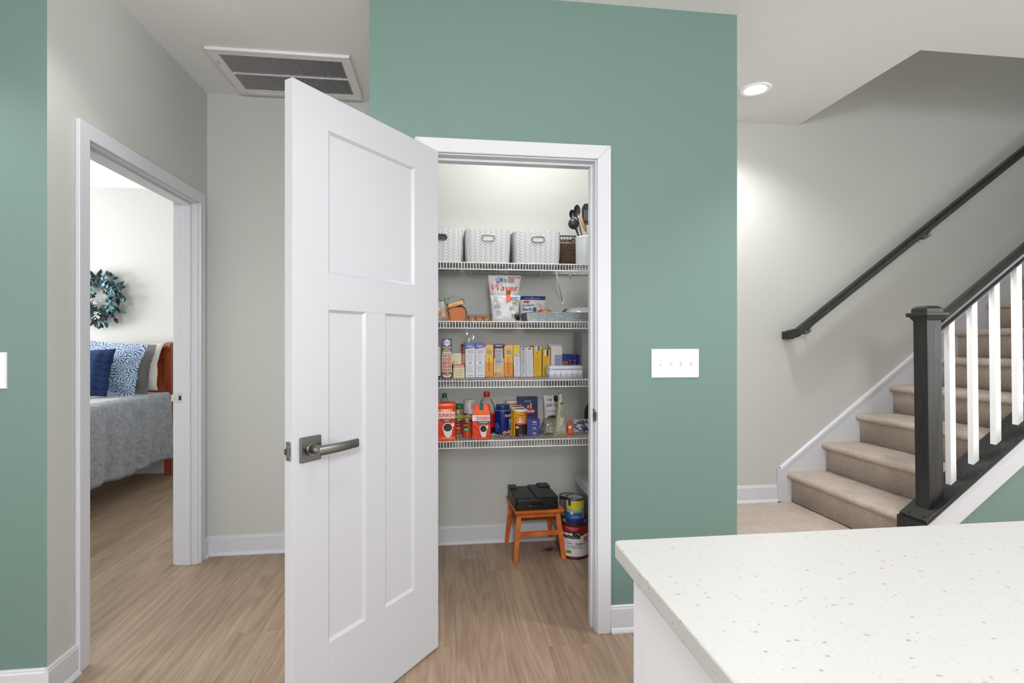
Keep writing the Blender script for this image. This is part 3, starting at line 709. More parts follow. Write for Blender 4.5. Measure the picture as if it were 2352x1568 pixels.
def fabric_bin(u0, u1, vt, label, dark=False, fill=True):
    Y = 2.985; zb = SHZ[0]+.0003; x0, x1, hh = px(u0, u1, vt, Y, zb); w_ = x1-x0; dp = .33
    t = thing('storage_bin', label, 'storage bin', ((x0+x1)/2, Y+dp/2, zb), group='patterned fabric bins on the top shelf')
    ih = w_/2; iy = dp/2; tp = .012
    def outer(a, b, inset=0):
        # a 0..1 round the perimeter, b height
        k = ih-inset-tp*(1-b)*.5; l = iy-inset-tp*(1-b)*.5; q = a*2*PI
        n = 7; c, s = math.cos(q), math.sin(q); r_ = (abs(c)**n+abs(s)**n)**(-1/n)
        bulge = 1+.018*math.sin(PI*b)
        return (k*c*r_*bulge, l*s*r_*bulge, b*hh+.0035*math.sin(q*3+w_*40)*b)
    # perimeter in world order; leave the handle hole open in the front wall
    mb = MB(); NU, NV = 96, 24; vs = []
    hz_ = .735; hh2 = .0165; hw2 = .0245+.006
    for j in range(NV+1):
        for i in range(NU): vs.append(outer(i/NU, j/NV))
    fs = []
    def inhole(p): return p[1] < -iy*.6 and abs(p[0]) < hw2 and abs(p[2]-hz_*hh) < .0145
    for j in range(NV):
        for i in range(NU):
            q = (j*NU+i, j*NU+(i+1) % NU, (j+1)*NU+(i+1) % NU, (j+1)*NU+i)
            c = [sum(vs[k][m_] for k in q)/4 for m_ in range(3)]
            if inhole(c): continue
            fs.append(q)
    mb.add(vs, fs, BINF, True)
    vi = [outer(i/NU, j/NV, .004) for j in range(NV+1) for i in range(NU)]
    fi = []
    for j in range(NV):
        for i in range(NU):
            q = (j*NU+i, j*NU+(i+1) % NU, (j+1)*NU+(i+1) % NU, (j+1)*NU+i)
            c = [sum(vi[k][m_] for k in q)/4 for m_ in range(3)]
            if not inhole(c): fi.append(q[::-1])
    mb.add(vi, fi, INW, True)
    n1 = len(vs); mb.add([vs[NV*NU+i] for i in range(NU)]+[vi[NV*NU+i] for i in range(NU)], [(i, (i+1) % NU, NU+(i+1) % NU, NU+i) for i in range(NU)], BINF)
    mb.add([outer(i/NU, .01, .004) for i in range(NU)], [tuple(range(NU))], INW)
    mb.add([outer(i/NU, 0, 0) for i in range(NU)], [tuple(range(NU))], BINF)
    ob = mb.build('fabric_body', t); arc = [0.0]
    for i in range(NU-1): p, q_ = vs[NV*NU+i], vs[NV*NU+i+1]; arc.append(arc[-1]+math.hypot(p[0]-q_[0], p[1]-q_[1]))
    atr = ob.data.attributes.new('arc', 'FLOAT', 'POINT'); base_ = arc[NU*3//4]
    for k, p in enumerate(ob.data.vertices):
        kk = k if k < len(vs) else k-len(vs)
        atr.data[k].value = arc[kk % NU]-base_
    rm = MB(); yy = outer(.75, hz_)[1]-.003
    path = []
    for i in range(33):
        a = 2*PI*i/32; c, s = math.cos(a), math.sin(a); cxx = .0205 if c > 0 else -.0205
        path.append((cxx+.0150*c if abs(c) > .02 else 0+cxx*0, yy, hz_*hh+.0150*s))
    path = [(cxs+.0150*math.cos(a), yy, hz_*hh+.0150*math.sin(a)) for cxs, a in [(.021, -PI/2+PI*i/12) for i in range(13)]+[(-.021, PI/2+PI*i/12) for i in range(13)]]
    path.append(path[0])
    rm.tube(path, .0034, mat((150, 140, 136), .3, 1) if not dark else mat((90, 90, 90), .3, 1), 8, False)
    rm.build('grommet', t)
    inside = (236, 234, 232) if not dark else (60, 60, 60)
    MB().grid(lambda a, b: (-.034+.068*a, yy+.008, hz_*hh-.015+.030*b), 2, 2, mat(inside, .5)).build('grommet_fill' if not dark else 'lining', t)  # sheet added behind the hole; white stands in for the lit bin interior
    return t
fabric_bin(958, 1064, 524, 'black and white dash-patterned fabric bin half hidden by the open door', dark=True)
fabric_bin(1067.5, 1175, 526, 'black and white dash-patterned fabric bin in the middle of the top shelf')
fabric_bin(1180, 1291, 530, 'black and white dash-patterned fabric bin beside the utensil crock')
yr = MB(); a_ = WX(1074, 3.0)
path = [(a_+.011*math.cos(2*PI*i/20), 3.01, 1.884+.014+.012*math.sin(2*PI*i/20)) for i in range(21)]
yr.tube(path, .0028, mat((226, 196, 90), .4), 8, False); o = yr.build('ring'); tag(o, 'small yellow ring poking out of the middle patterned bin', 'ring')
# wicker basket
x0, x1 = WX(1286, 3.05), WX(1323, 3.05); zb = SHZ[0]+.0003
wb = thing('wicker_basket', 'dark brown wicker basket between the patterned bin and the utensil crock', 'basket', ((x0+x1)/2, 3.12, zb))
WK = mat((74, 52, 40), .7, bump=.3, bscale=200, var=.3); w2 = (x1-x0)/2; d2_ = .075; hb_ = WZ(1300, 541, 3.05)-zb
mb = MB()
def per(q, k=1.0): return (w2*k*max(-1, min(1, 1.35*math.cos(q))), d2_*k*max(-1, min(1, 1.35*math.sin(q))))
hbody = hb_*.70; rows = 13; NQ = 64
for j in range(rows):
    zc = hbody*(j+.5)/rows; path = []
    for i in range(NQ+1):
        q = 2*PI*i/NQ; wv_ = .0022*(1 if (i//2+j) % 2 else -1); x, y = per(q); l_ = math.hypot(x, y)
        path.append((x*(1+wv_/l_), y*(1+wv_/l_), zc))
    mb.tube(path, .0048, WK, 6, False)
mb.box(-w2+.006, w2-.006, -d2_+.006, d2_-.006, 0, .006, WK); mb.build('woven_wall', wb)
mb = MB()
for zc, rr in ((hb_-.003, .004), (hb_*.86, .0022), (hbody+.003, .0045)):
    mb.tube([(*per(2*PI*i/NQ), zc) for i in range(NQ+1)], rr, WK, 6, False)
for i in range(44):
    q = 2*PI*i/44; q2 = 2*PI*(i+(1 if i % 2 else -1)*.7)/44
    mb.tube([(*per(q), hbody), (*per(q2), hb_-.003)], .0017, WK, 5, False)
mb.build('lattice_rim', wb)
# crock and utensils
cxx = WX(1350, 3.06); cyy = 3.06; R0 = (cxx-WX(1319, 3.06))*1.0; hc = WZ(1335, 541, 3.0)-zb
crock = thing('utensil_crock', 'pale glazed utensil crock at the right end of the top shelf', 'crock', (cxx, cyy, zb))
CR = mat((222, 228, 234), .15, key='crock')
MB().lathe([(0, 0), (R0*.94, 0), (R0*.97, .006), (R0*.985, hc*.9), (R0, hc*.93), (R0*1.02, hc*.965), (R0*1.0, hc), (R0*.93, hc), (R0*.92, hc*.9), (R0*.9, .01), (0, .01)], CR, 48).build('body', crock)
BP = mat((40, 40, 44), .3, key='blackplastic')
def utensil(name, label, base, top, r0, head, m_=BP):
    t = thing(name, label, 'utensil', base)
    B = Vector(base); T_ = Vector(top)-B
    MB().tube([Vector((0, 0, 0)), T_*.5, T_], [r0*1.2, r0, r0*.8], m_, 10).build('handle', t)
    mb = MB(); head(mb, T_); mb.build('head', t); return t
zb2 = zb+.012
U = lambda u, v, y: (WX(u, y), y, WZ(u, v, y))
def spoon_head(w_, h_, slots=0, mm=BP, tilt=0):
    def f(mb, T_):
        d = T_.normalized()
        def fn(a, b):
            q = 2*PI*a; rr = b
            x = w_/2*math.cos(q)*rr; z = h_/2*math.sin(q)*rr
            return T_+d*(h_/2-.004)+Vector((x, -.004+.012*rr*rr*(-1), z))
        mb.grid(fn, 28, 6, mm)
        mb.grid(lambda a, b: Vector(fn(a, b))+Vector((0, .003, 0)), 28, 6, mm)
    return f
def ladle(mb, T_):
    R_ = .032
    def fn(a, b):
        q = 2*PI*a; ph = PI*.5*b; return T_+Vector((-.012+R_*math.cos(q)*math.sin(ph), -R_*math.cos(ph)*.9, .028+R_*math.sin(q)*math.sin(ph)))
    mb.grid(fn, 28, 12, BP); mb.grid(lambda a, b: Vector(fn(a, b))*1.0+Vector((0, .002, 0)), 28, 12, BP)
utensil('ladle', 'black plastic ladle leaning left out of the crock', (cxx+.01, 3.04, zb2), U(1322, 525, 3.03), .0055, ladle)
utensil('serving_spoon', 'black serving spoon behind the ladle in the crock', (cxx+.01, 3.075, zb2), U(1316, 502, 3.09), .005, spoon_head(.036, .055))
utensil('serving_spoon', 'tall black spoon standing between ladle and spatula', (cxx+.0, 3.06, zb2), U(1327, 500, 3.07), .005, spoon_head(.040, .078))
WOODU = mat((206, 158, 118), .5, var=.1, bscale=30)
def paddle(mb, T_):
    d = T_.normalized(); mb.tube([T_-d*.03, T_, T_+d*.03, T_+d*.06, T_+d*.075], [.008, .012, .014, .012, .004], WOODU, 14, True, True, .5)
utensil('wooden_spatula', 'wooden utensil with rounded end in front of the black spatula', (cxx+.02, 3.01, zb2), U(1340, 520, 3.01), .008, paddle, WOODU)
def spat(mb, T_):
    x, y, z = T_; mb.prism([(x-.018, z-.01), (x+.02, z-.01), (x+.028, z+.085), (x+.024, z+.115), (x-.006, z+.112), (x-.020, z+.085)], 'y', y-.0015, y+.0015, BP)
    for k in (-.006, .004, .014): mb.box(x+k, x+k+.003, y-.0022, y+.0022, z+.015, z+.075, mat((150, 150, 152), .6))
utensil('spatula', 'black slotted spatula at the right side of the crock', (cxx+.0, 3.03, zb2), U(1344, 512, 3.04), .005, spat)
def wires_head(mb, T_):
    for k in range(6):
        a = PI*k/6; r = .014
        mb.tube([T_+Vector((r*math.sin(PI*i/10)*math.cos(a), r*math.sin(PI*i/10)*math.sin(a), -.03+.07*i/10)) for i in range(11)], .0008, mat((210, 210, 212), .2, 1), 5)
utensil('whisk', 'wire whisk low behind the wooden spatula in the crock', (cxx, 3.08, zb2), U(1331, 530, 3.085), .004, wires_head, mat((190, 190, 192), .3, 1))

# ---- soft bags
def bag(name, label, cat, u0, u1, vt, si, Yc, dp, mm, top_w=1.0, pinch=.0, seed=0, pr=None, crumple=.004, lean=0, dz=0, group=None, zh=None, rotz=0, bottom_w=1, back=None, pn='printed_front', topdip=0):
    zb = SHZ[si]+.0003+dz; x0, x1 = WX(u0, Yc), WX(u1, Yc); w_ = x1-x0; hh = zh or (WZ((u0+u1)/2, vt, Yc)-zb)
    t = thing(name, label, cat, ((x0+x1)/2, Yc, zb), (rad(lean), 0, rad(rotz)), group)
    def wid(b): return w_/2*(bottom_w+(top_w-bottom_w)*b)*(1-.05*math.sin(PI*b))
    def th(a, b): # half thickness
        e = (1-abs(2*a-1)**3)**.6 if abs(2*a-1) < 1 else 0
        return dp/2*e*((1-b)**.45)*(.55+.45*min(1, b*8)) + .0008
    def surf(a, b, sgn, e=0):
        x = (2*a-1)*wid(b)
        cr = crumple*(noise.noise(Vector((a*5+seed*3.1, b*5, sgn*2+seed)))+.6*noise.noise(Vector((a*13+seed, b*11, sgn*5.0))))
        k = min(1, 6*min(a, 1-a, b+.02, 1-b+.03))
        return (x+cr*.5*k, sgn*(th(a, b)+e)+cr*k, b*hh+cr*k*.8*(1 if b > .04 else 0)-topdip*b*b*(1-abs(2*a-1)))
    mb = MB(); mb.grid(lambda a, b: surf(a, b, -1), 22, 26, mm); mb.grid(lambda a, b: surf(a, b, 1), 22, 26, back or mm)
    mb.grid(lambda a, b: (lambda p, q: tuple(p[i]+(q[i]-p[i])*b for i in range(3)))(surf(a, 0, -1), surf(a, 0, 1)), 22, 2, mm)
    mb.build('bag_skin', t)
    if pr: pr.build(pn, t, lambda a, b, e: surf(a, b, -1, e+.0020), .35)
    return t, w_, hh, surf

WHT = (232, 232, 236); BLK = (25, 25, 28); RED = (196, 34, 34); NAVY = (30, 44, 96)
# ---- shelf 2
# bread loaf in a clear bag
bx0, bx1 = WX(1030, 3.07), WX(1068, 3.07); z2 = SHZ[1]+.0003
CRUST = mat((188, 116, 70), .7, bump=.2, bscale=80, var=.18); CRUMB = mat((228, 186, 140), .8, bump=.3, bscale=150, var=.1)
def slice_poly(w_, h_):
    p = [(-w_*.42, 0), (w_*.42, 0), (w_*.46, h_*.55)]
    for i in range(9): a = PI*i/8; p.append((w_*.52*math.cos(a), h_*.72+h_*.28*math.sin(a)))
    p.append((-w_*.46, h_*.55)); return p
loaf = thing('bread_loaf', 'sliced brown bread loaf in a clear bag behind the open door edge', 'bread', ((bx0+bx1)/2+.002, 3.02, z2))
lw = (bx1-bx0)*1.0
for k in range(8):
    mb = MB(); y0 = k*.021; j = .003*math.sin(k*2.3)
    mb.prism([(a+j, b+.001) for a, b in slice_poly(lw*.98, .078)], 'y', y0, y0+.0195, CRUST)
    mb.prism([(a*.88+j, b*.9+.005) for a, b in slice_poly(lw*.98, .078)], 'y', y0-.0006, y0-.0001, CRUST if k == 0 else CRUMB)
    mb.build('slice', loaf)
mb = MB()
def fnb(a, b):
    q = 2*PI*a; r = 1+.05*noise.noise(Vector((a*9, b*9, 1)))
    return (lw*.58*math.cos(q)*r, -.012+.19*b, .046+.050*math.sin(q)*r if math.sin(q) > -.9 else .0)
mb.grid(fnb, 28, 10, clear_mat(.04)); mb.build('clear_wrap', loaf)
heel = thing('bread_heel', 'pale bread end piece resting askew on the brown loaf', 'bread', ((bx0+bx1)/2-.004, 3.03, z2+.083), (rad(3), rad(-14), 0))
mb = MB(); mb.prism([(-.045, 0), (.045, 0), (.050, .012), (.046, .026), (-.040, .026), (-.049, .012)], 'y', 0, .10, CRUST); mb.prism([(-.043, .004), (.043, .004), (.044, .024), (-.038, .024)], 'y', -.0012, 0, CRUMB); mb.build('slice', heel, bevel=.004)
MB().grid(lambda a, b: (.052*math.cos(2*PI*a)*(1-.25*b), -.006+.12*b, .020+.030*math.sin(2*PI*a)+.02*b), 20, 8, clear_mat(.05)).build('clear_wrap', heel)
cl = thing('bag_clip', 'green plastic clip closing the bread bag', 'clip', (*[WX(1027, 3.0), 3.0], WZ(1027, 692, 3.0)), (0, rad(-8), 0))
GR = mat((32, 150, 60), .35)
MB().tube([(.010*math.cos(2*PI*i/16), 0, .012+.013*math.sin(2*PI*i/16)) for i in range(17)], .0038, GR, 8, False).build('clip_ring', cl)
MB().box(-.013, .006, -.005, .005, .020, .027, GR).box(-.006, .008, -.005, .005, -.006, .002, GR).build('clip_jaw', cl, bevel=.001)
t, w_, hh, sf = bag('bagel_bag', 'clear bag of orange snacks beside the bread loaf', 'bag', 985, 1034, 690, 1, 3.0, .10, clear_mat(.12, fog=.12, key='fogbag'), .5, seed=3, crumple=.008)
mb = MB()
for k, (a, b) in enumerate(((-.030, .03), (-.008, .038), (.012, .034), (.022, .02), (-.02, .065))):
    mb.lathe([(.002, -.006), (.018, -.008), (.024, 0), (.018, .008), (.002, .006)], mat((224, 136, 52), .6, var=.1), 14)
    n_ = 14*5; M = Matrix.Translation((a, -.020+.004*k, b+.01)) @ Matrix.Rotation(rad(80), 4, 'Y') @ Matrix.Rotation(rad(25*k), 4, 'Z') @ Matrix.Scale(1.15, 4, (1, 0, 0)); mb.xf(M, len(mb.v)-n_)
mb.build('snacks', t)['kind'] = 'stuff'
# muffin tray
x0, x1 = WX(1070, 3.05), WX(1133, 3.05)
mt = thing('muffin_container', 'clear plastic clamshell of small muffins between bread and chip bag', 'food container', ((x0+x1)/2, 3.12, z2))
w2 = (x1-x0)/2
def shell(z0, z1, k0, k1):
    return lambda a, b: (w2*(k0+(k1-k0)*b)*max(-1, min(1, 1.25*math.cos(2*PI*a)))*(1+.01*math.sin(60*a)), .075*(k0+(k1-k0)*b)*max(-1, min(1, 1.25*math.sin(2*PI*a))), z0+(z1-z0)*b)
MB().grid(shell(.002, .018, .9, 1), 60, 3, clear_mat(.12)).build('tray', mt)
mb = MB(); mb.grid(shell(.020, .040, 1.0, .9), 60, 3, clear_mat(.16)); mb.grid(lambda a, b: (w2*.9*(2*a-1), .067*(2*b-1), .040), 6, 6, clear_mat(.16)); mb.build('lid', mt)
for i in range(3):
    for j in range(2):
        m_ = MB(); c = (-w2*.56+i*w2*.56, -.030+j*.055, .003)
        m_.lathe([(.0, 0), (.015, 0), (.020, .015)], mat((220, 170, 110), .7), 18, c); m_.lathe([(.020, .015), (.023, .020), (.018, .030), (0, .034)], CRUST, 18, c); m_.build('muffin', mt)
# chips
pr = Print()
pr.rect(.05, .60, .95, .99, (214, 214, 214), 1); pr.rect(.60, .925, .96, .965, (206, 74, 34), 2); pr.text('GLUTEN FREE', .66, .935, .9, .955, WHT, 3)
pr.ell(.38, .89, .17, .065, (150, 178, 200), 2); pr.rect(.35, .865, .43, .90, (120, 40, 40), 3); pr.poly([(.34, .90), (.44, .90), (.39, .93)], (60, 60, 80), 3); pr.rect(.23, .82, .33, .86, (70, 50, 45), 3)
pr.text('CAPE', .48, .875, .80, .91, BLK, 4, bold=.015); pr.text('COD', .50, .83, .80, .87, BLK, 4, bold=.015)
pr.text('Waves', .08, .655, .92, .80, (214, 74, 28), 4, shear=.35, bold=.01)
chips, w_, hh, sf = bag('chip_bag', 'folded white potato chip bag with orange script held by a clip', 'snack bag', 1122, 1195, 632, 1, 3.10, .075, mat((210, 209, 208), .3, bump=.1, bscale=40), 1.05, seed=5, pr=pr, crumple=.006, bottom_w=.85)
# folded-over lower half in front
pr = Print(); pr.rect(.06, .62, .36, .95, (238, 238, 240), 1); pr.text('Nutrition Facts', .08, .90, .36, .945, BLK, 3, bold=.03); pr.lines(.08, .50, .36, .88, 14, (90, 90, 96)); pr.lines(.12, .20, .34, .42, 6, (130, 130, 134))
pr.ell(.84, .70, .13, .10, (120, 132, 96), 1); pr.ell(.84, .70, .115, .085, (200, 204, 186), 2); pr.ell(.82, .70, .07, .045, (130, 140, 96), 3)
pr.lines(.62, .42, .86, .58, 6, (150, 150, 156)); pr.lines(.66, .78, .96, .96, 3, (60, 60, 60))
for i in range(9): pr.rect(.70+i*.022, .10, .70+i*.022+.010, .28, (60, 60, 70), 3, 1, 1)
chb, w_, hh, sf = bag('chip_bag_fold', None, None, 1126, 1196, 678, 1, 3.045, .07, mat((222, 223, 228), .3, bump=.1, bscale=40), 1.0, seed=9, pr=pr, crumple=.005, bottom_w=.86)
chb.name = 'folded_back'; chb.parent = chips; chb.location = Vector(chb.location)-Vector(chips.location)
# the fold is a bag panel: replace the Empty by its skin
ck = thing('bag_clip', 'orange and black clip holding the chip bag fold', 'clip', (WX(1168, 2.985), 2.99, WZ(1168, 692, 2.985)), (rad(-4), 0, 0))
OR = mat((240, 84, 20), .35)
MB().box(-.012, .012, -.007, .0, 0, .048, OR).cyl((0, -.007, .050), .0135, .007, OR, 'y', 24).build('clip_arm', ck, bevel=.002)
MB().cyl((0, -.0105, .052), .011, .004, mat((40, 24, 20), .4), 'y', 24).box(-.005, .004, -.0125, -.010, .046, .058, mat((96, 62, 50), .4)).build('clip_magnet', ck)
# mints bag
pr = Print(); pr.rect(0, .86, 1, 1, (28, 52, 130), 1); pr.lines(.2, .90, .8, .96, 1, (160, 170, 210)); pr.ell(.24, .78, .13, .05, (206, 60, 50), 2)
pr.text('peppermint', .09, .60, .56, .70, (50, 60, 130), 3); pr.text('Starlight', .09, .42, .62, .56, (44, 66, 150), 3, bold=.04)
for cx_, cy_ in ((.72, .66), (.84, .60), (.26, .28), (.36, .16)): pr.ell(cx_, cy_, .065, .075, (206, 70, 60), 2); pr.ell(cx_, cy_, .05, .058, (236, 226, 226), 3); pr.ell(cx_, cy_, .018, .02, (206, 80, 70), 4)
bag('mint_bag', 'white peppermint candy bag with a navy top strip behind the metal tray', 'snack bag', 1194, 1252, 680, 1, 3.275, .04, mat((226, 224, 228), .35), 1.03, seed=13, pr=pr, crumple=.003)
# twist of dark wrapper
tw = MB(); rn = random.Random(5); tx = WX(1190, 3.0)
for i in range(16):
    p = [Vector((tx, 3.02, z2+.012))]
    for k in range(4): p.append(p[-1]+Vector((rn.uniform(-.013, .013), rn.uniform(-.008, .008), rn.uniform(-.006, .014))))
    for q in p: q.z = max(q.z, z2+.003)
    tw.tube(p, .0022, mat(rn.choice([(50, 40, 34), (96, 78, 58), (30, 28, 28)]), .5), 5)
tag(tw.build('twist_ties'), 'small tangle of dark twist ties beside the chip bag', 'twist ties')
# galvanised tray
x0, x1 = WX(1209, 3.0), WX(1372, 3.0)
gm = bpy.data.materials.new('galvanised'); gm.use_nodes = True; nt, b = nodes_of(gm)
tc = nt.nodes.new('ShaderNodeTexCoord'); vo = nt.nodes.new('ShaderNodeTexVoronoi'); vo.inputs['Scale'].default_value = 240; nt.links.new(tc.outputs['Object'], vo.inputs['Vector'])
sp_ = nt.nodes.new('ShaderNodeSeparateColor'); nt.links.new(vo.outputs['Color'], sp_.inputs[0]); nt.links.new(ramp(nt, sp_.outputs[0], [(0, (130, 140, 146)), (1, (186, 192, 196))]), b.inputs['Base Color']); b.inputs['Metallic'].default_value = .6; b.inputs['Roughness'].default_value = .45
tr = thing('metal_tray', 'long galvanised metal tray at the right of the second shelf', 'tray', ((x0+x1)/2, 2.995, z2)); w2 = (x1-x0)/2
h_ = WZ(1270, 718, 3.0)-z2; e = .006
mb = MB(); Bm = [(-w2+e, 0, 0), (w2-e, 0, 0), (w2-e, .22, 0), (-w2+e, .22, 0)]; Tm = [(-w2, -e, h_), (w2, -e, h_), (w2, .22+e, h_), (-w2, .22+e, h_)]
mb.add(Bm+Tm, [(0, 1, 2, 3), (0, 1, 5, 4), (1, 2, 6, 5), (2, 3, 7, 6), (3, 0, 4, 7)], gm)
Bi = [(a*.985, b*.97+.004, .003) for a, b, _ in Bm]; Ti = [(a*.985, b*.97+.004, h_) for a, b, _ in Tm]
mb.add(Bi+Ti, [(3, 2, 1, 0), (4, 5, 1, 0), (5, 6, 2, 1), (6, 7, 3, 2), (7, 4, 0, 3)], gm); mb.build('pan', tr)
mb = MB(); mb.tube([Tm[0], Tm[1], Tm[2], Tm[3], Tm[0]], .0028, gm, 8)
for zf in (.4, .7): mb.tube([(-w2+.02, -e*zf-.0005, h_*zf), (w2-.02, -e*zf-.0005, h_*zf)], .0011, gm, 6)
mb.build('rolled_rim', tr)
# on the tray
ty = 3.03; zt_ = z2+.004
cl = thing('bag_clip', 'pale blue and black clip lying at the left end of the metal tray', 'clip', (WX(1228, ty), ty, WZ(1228, 718, ty)))
LB = mat((150, 205, 214), .35)
MB().box(-.013, .013, -.004, .004, -.004, .005, LB).tube([(.013*math.cos(PI*i/12), 0, .020+.015*math.sin(PI*i/12)) for i in range(13)], .0032, LB, 8).box(-.0145, -.0095, -.004, .004, .003, .020, LB).box(.0095, .0145, -.004, .004, .003, .020, LB).build('clip_frame', cl)
MB().box(-.009, .009, -.003, .003, .005, .030, mat((30, 34, 36), .4)).build('clip_window', cl)
MB().box(-.010, .010, -.006, .006, -.030, -.004, LB).build('clip_foot', cl)
pz = thing('pretzel_bag', 'small clear bag of orange pretzels with a red end on the metal tray', 'snack bag', (WX(1250, ty+.03), ty+.04, zt_))
mb = MB(); mb.ball((.005, 0, .040), .030, mat((206, 110, 50), .5, bump=.4, bscale=90, var=.35), 16, 10, (1.25, .8, 1.0)); mb.build('pretzels', pz)['kind'] = 'stuff'
MB().tube([(-.068, 0, .035), (-.030, 0, .047), (-.012, 0, .050)], [.010, .017, .020], mat((214, 44, 40), .35), 14).build('red_wrapper', pz)
MB().ball((.012, 0, .034), .036, clear_mat(.06), 16, 10, (1.4, .9, .95)).build('clear_wrap', pz)
MB().ball((-.062, .01, .030), .012, mat((196, 110, 60), .5), 10, 8).build('loose_pretzel', pz)
sv = thing('chip_packet', 'silvery pink snack packet slumped at the right end of the metal tray', 'snack bag', (WX(1335, ty+.05), ty+.06, zt_))
def fs_(a, b):
    q = 2*PI*a; r = math.sin(PI*b/2); n_ = noise.noise(Vector((math.cos(q)*2, math.sin(q)*2, b*3)))*.010
    return (.105*math.cos(q)*r+n_, .075*math.sin(q)*r+n_, .082*math.cos(PI*b/2)**.6+n_ if b < 1 else 0)
mb = MB(); mb.grid(fs_, 40, 20, mat((214, 210, 216), .25, .5)); mb.build('foil_skin', sv)
pr = Print(); pr.rect(.0, .0, 1, .5, (190, 120, 130), 1)
pr.build('pink_print', sv, lambda a, b, e: (lambda p: (p[0]*1.01, p[1]*1.02-.001, p[2]+.0012))(fs_(.55+.4*a, 1-.32*b)))
MB().tube([(-.130, -.02, .030), (-.105, -.02, .060), (-.088, -.02, .072)], [.003, .008, .004], mat((60, 36, 50), .4), 8).build('dark_seal', sv)

# ---- shelf 3 cartons
pr = Print(); pr.rect(0, .78, 1, 1, (220, 205, 200), 1); pr.text('ORZO', .2, .82, .85, .95, RED, rot=90); pr.rect(.1, .2, .6, .76, (206, 130, 60), 1); pr.rect(0, 0, 1, .12, BLK, 1)
carton(985, 1011.5, 797, 3.02, 2, .14, (208, 196, 186), 'narrow tan carton half hidden by the open door on third shelf', pr)
pr = Print(); pr.rect(0, .62, 1, 1, (58, 52, 104), 1)
pr.poly([(.18, .93), (.5, .985), (.82, .93), (.82, .85), (.5, .80), (.18, .85)], WHT, 2); pr.text('Bisquick', .22, .865, .78, .915, (60, 70, 140), 3, shear=.2)
pr.text('DISCOVER', .06, .765, .94, .795, WHT, 3); pr.text('GREAT', .20, .715, .80, .755, (226, 210, 70), 3); pr.text('RECIPES', .14, .675, .86, .71, (226, 210, 70), 3)
pr.rect(.05, .635, .95, .665, (226, 226, 230), 2); pr.rect(.0, .15, 1, .62, (236, 222, 214), 1)
rn = random.Random(4)
for j in range(5):
    for i in range(2): pr.rect(.06+i*.47, .165+j*.090, .47+i*.47, .240+j*.090, (176+rn.randint(-20, 30), 92+rn.randint(-20, 30), 56), 2); pr.ell(.26+i*.47, .20+j*.09, .13, .022, (222, 150, 96), 3)
pr.rect(0, 0, 1, .15, (48, 44, 90), 1); pr.ell(.5, .07, .42, .055, (232, 230, 226), 2); pr.ell(.5, .085, .34, .045, (222, 150, 60), 3); pr.ell(.36, .10, .1, .02, (190, 50, 40), 4)
carton(1015.5, 1038, 777, 3.14, 2, .16, (58, 52, 104), 'tall purple carton with white hexagon badge and food pictures', pr, side=(222, 196, 60))
pr = Print(); pr.rect(0, .76, 1, 1, (206, 96, 60), 1); pr.text('BROWN RICE', .1, .86, .9, .93, WHT, 3); pr.text('CRACKERS', .1, .79, .9, .85, WHT, 3); 
for j in range(3): pr.ell(.13, .60-.18*j, .035, .03, BLK); pr.lines(.25, .52-.18*j, .9, .64-.18*j, 3, (170, 160, 130))
t_, w_, h2 = carton(1041.5, 1067, 836, 3.16, 2, .14, (226, 214, 170), 'small cream carton with orange band under the other cream carton', pr, group=None)
pr = Print(); pr.lines(.15, .2, .9, .9, 7, (196, 190, 160)); pr.rect(.08, .08, .25, .25, (100, 100, 100), 2); pr.ell(.5, .14, .05, .05, (110, 130, 110))
t, w_, h3 = carton(1038.5, 1059.5, 809, 3.16, 2, .14, (224, 218, 184), 'small cream carton with a dark red side stacked on another carton', pr, dz=h2+.001, h=.063)
pr2 = Print(); pr2.rect(0, 0, 1, 1, (140, 40, 40), 1); pr2.text('Nutrition', .2, .1, .8, .9, (206, 170, 160), 3, rot=90)
MB().box(w_/2, w_/2+.024, .0006, .139, 0, .063, mat((140, 40, 40), .45)).build('side_panel', t)
pr2.build('side_print', t, lambda a, b, e: (w_/2+.0235*a, -e+.0004, .063*b))
# sandwich bag of rolls behind
bag('clear_bag', 'empty looking clear plastic bag standing behind the cream cartons', 'bag', 1046, 1128, 757, 2, 3.33, .06, clear_mat(.06, fog=.08, key='fogbag2'), .45, seed=21, crumple=.010)
o = MB().ball((WX(1062, 3.22), 3.24, WZ(1062, 793, 3.22)), .011, mat((170, 36, 54), .4), 14, 10).tube([(WX(1062, 3.22), 3.24, WZ(1062, 793, 3.22)), (WX(1064, 3.22), 3.25, SHZ[2])], .003, mat((120, 40, 40), .5), 6).build('food_pick')
tag(o, 'small red knob sticking up behind the stacked cream cartons', 'knob')
def cereal_white(k):
    pr = Print(); pr.rect(0, .0, 1, 1, (226, 228, 236), 1); pr.poly([(0, 1), (1, 1), (1, .86), (0, .815)], (36, 104, 190), 2); pr.text('ORIGINAL', .18, .945, .82, .975, (206, 70, 80), 3)
    pr.text('Bugles', .2, .865, .8, .925, WHT, 3, shear=.3); pr.text('MAKERS', .2, .755, .8, .785, (196, 44, 60), 3); pr.text('WANTED', .2, .70, .8, .74, (196, 44, 60), 3)
    pr.lines(.15, .48, .85, .68, 9, (150, 160, 180), thick=.3); pr.ell(.5, .42, .13, .035, (130, 170, 200)); pr.lines(.12, .20, .88, .36, 8, (160, 165, 185), thick=.3); pr.text('BOX TOPS', .25, .155, .75, .175, (60, 70, 120), 3)
    for i in range(4): pr.ell(.30+.13*i, .055, .035, .012, (40, 40, 60))
    return pr
carton(1069, 1091, 787, 3.19, 2, .10, (40, 104, 186), 'tall blue topped white carton beside the stacked cream cartons', cereal_white(0))
carton(1092, 1113.5, 787, 3.19, 2, .10, (40, 104, 186), 'tall blue topped white carton touching the yellow original carton', cereal_white(1))
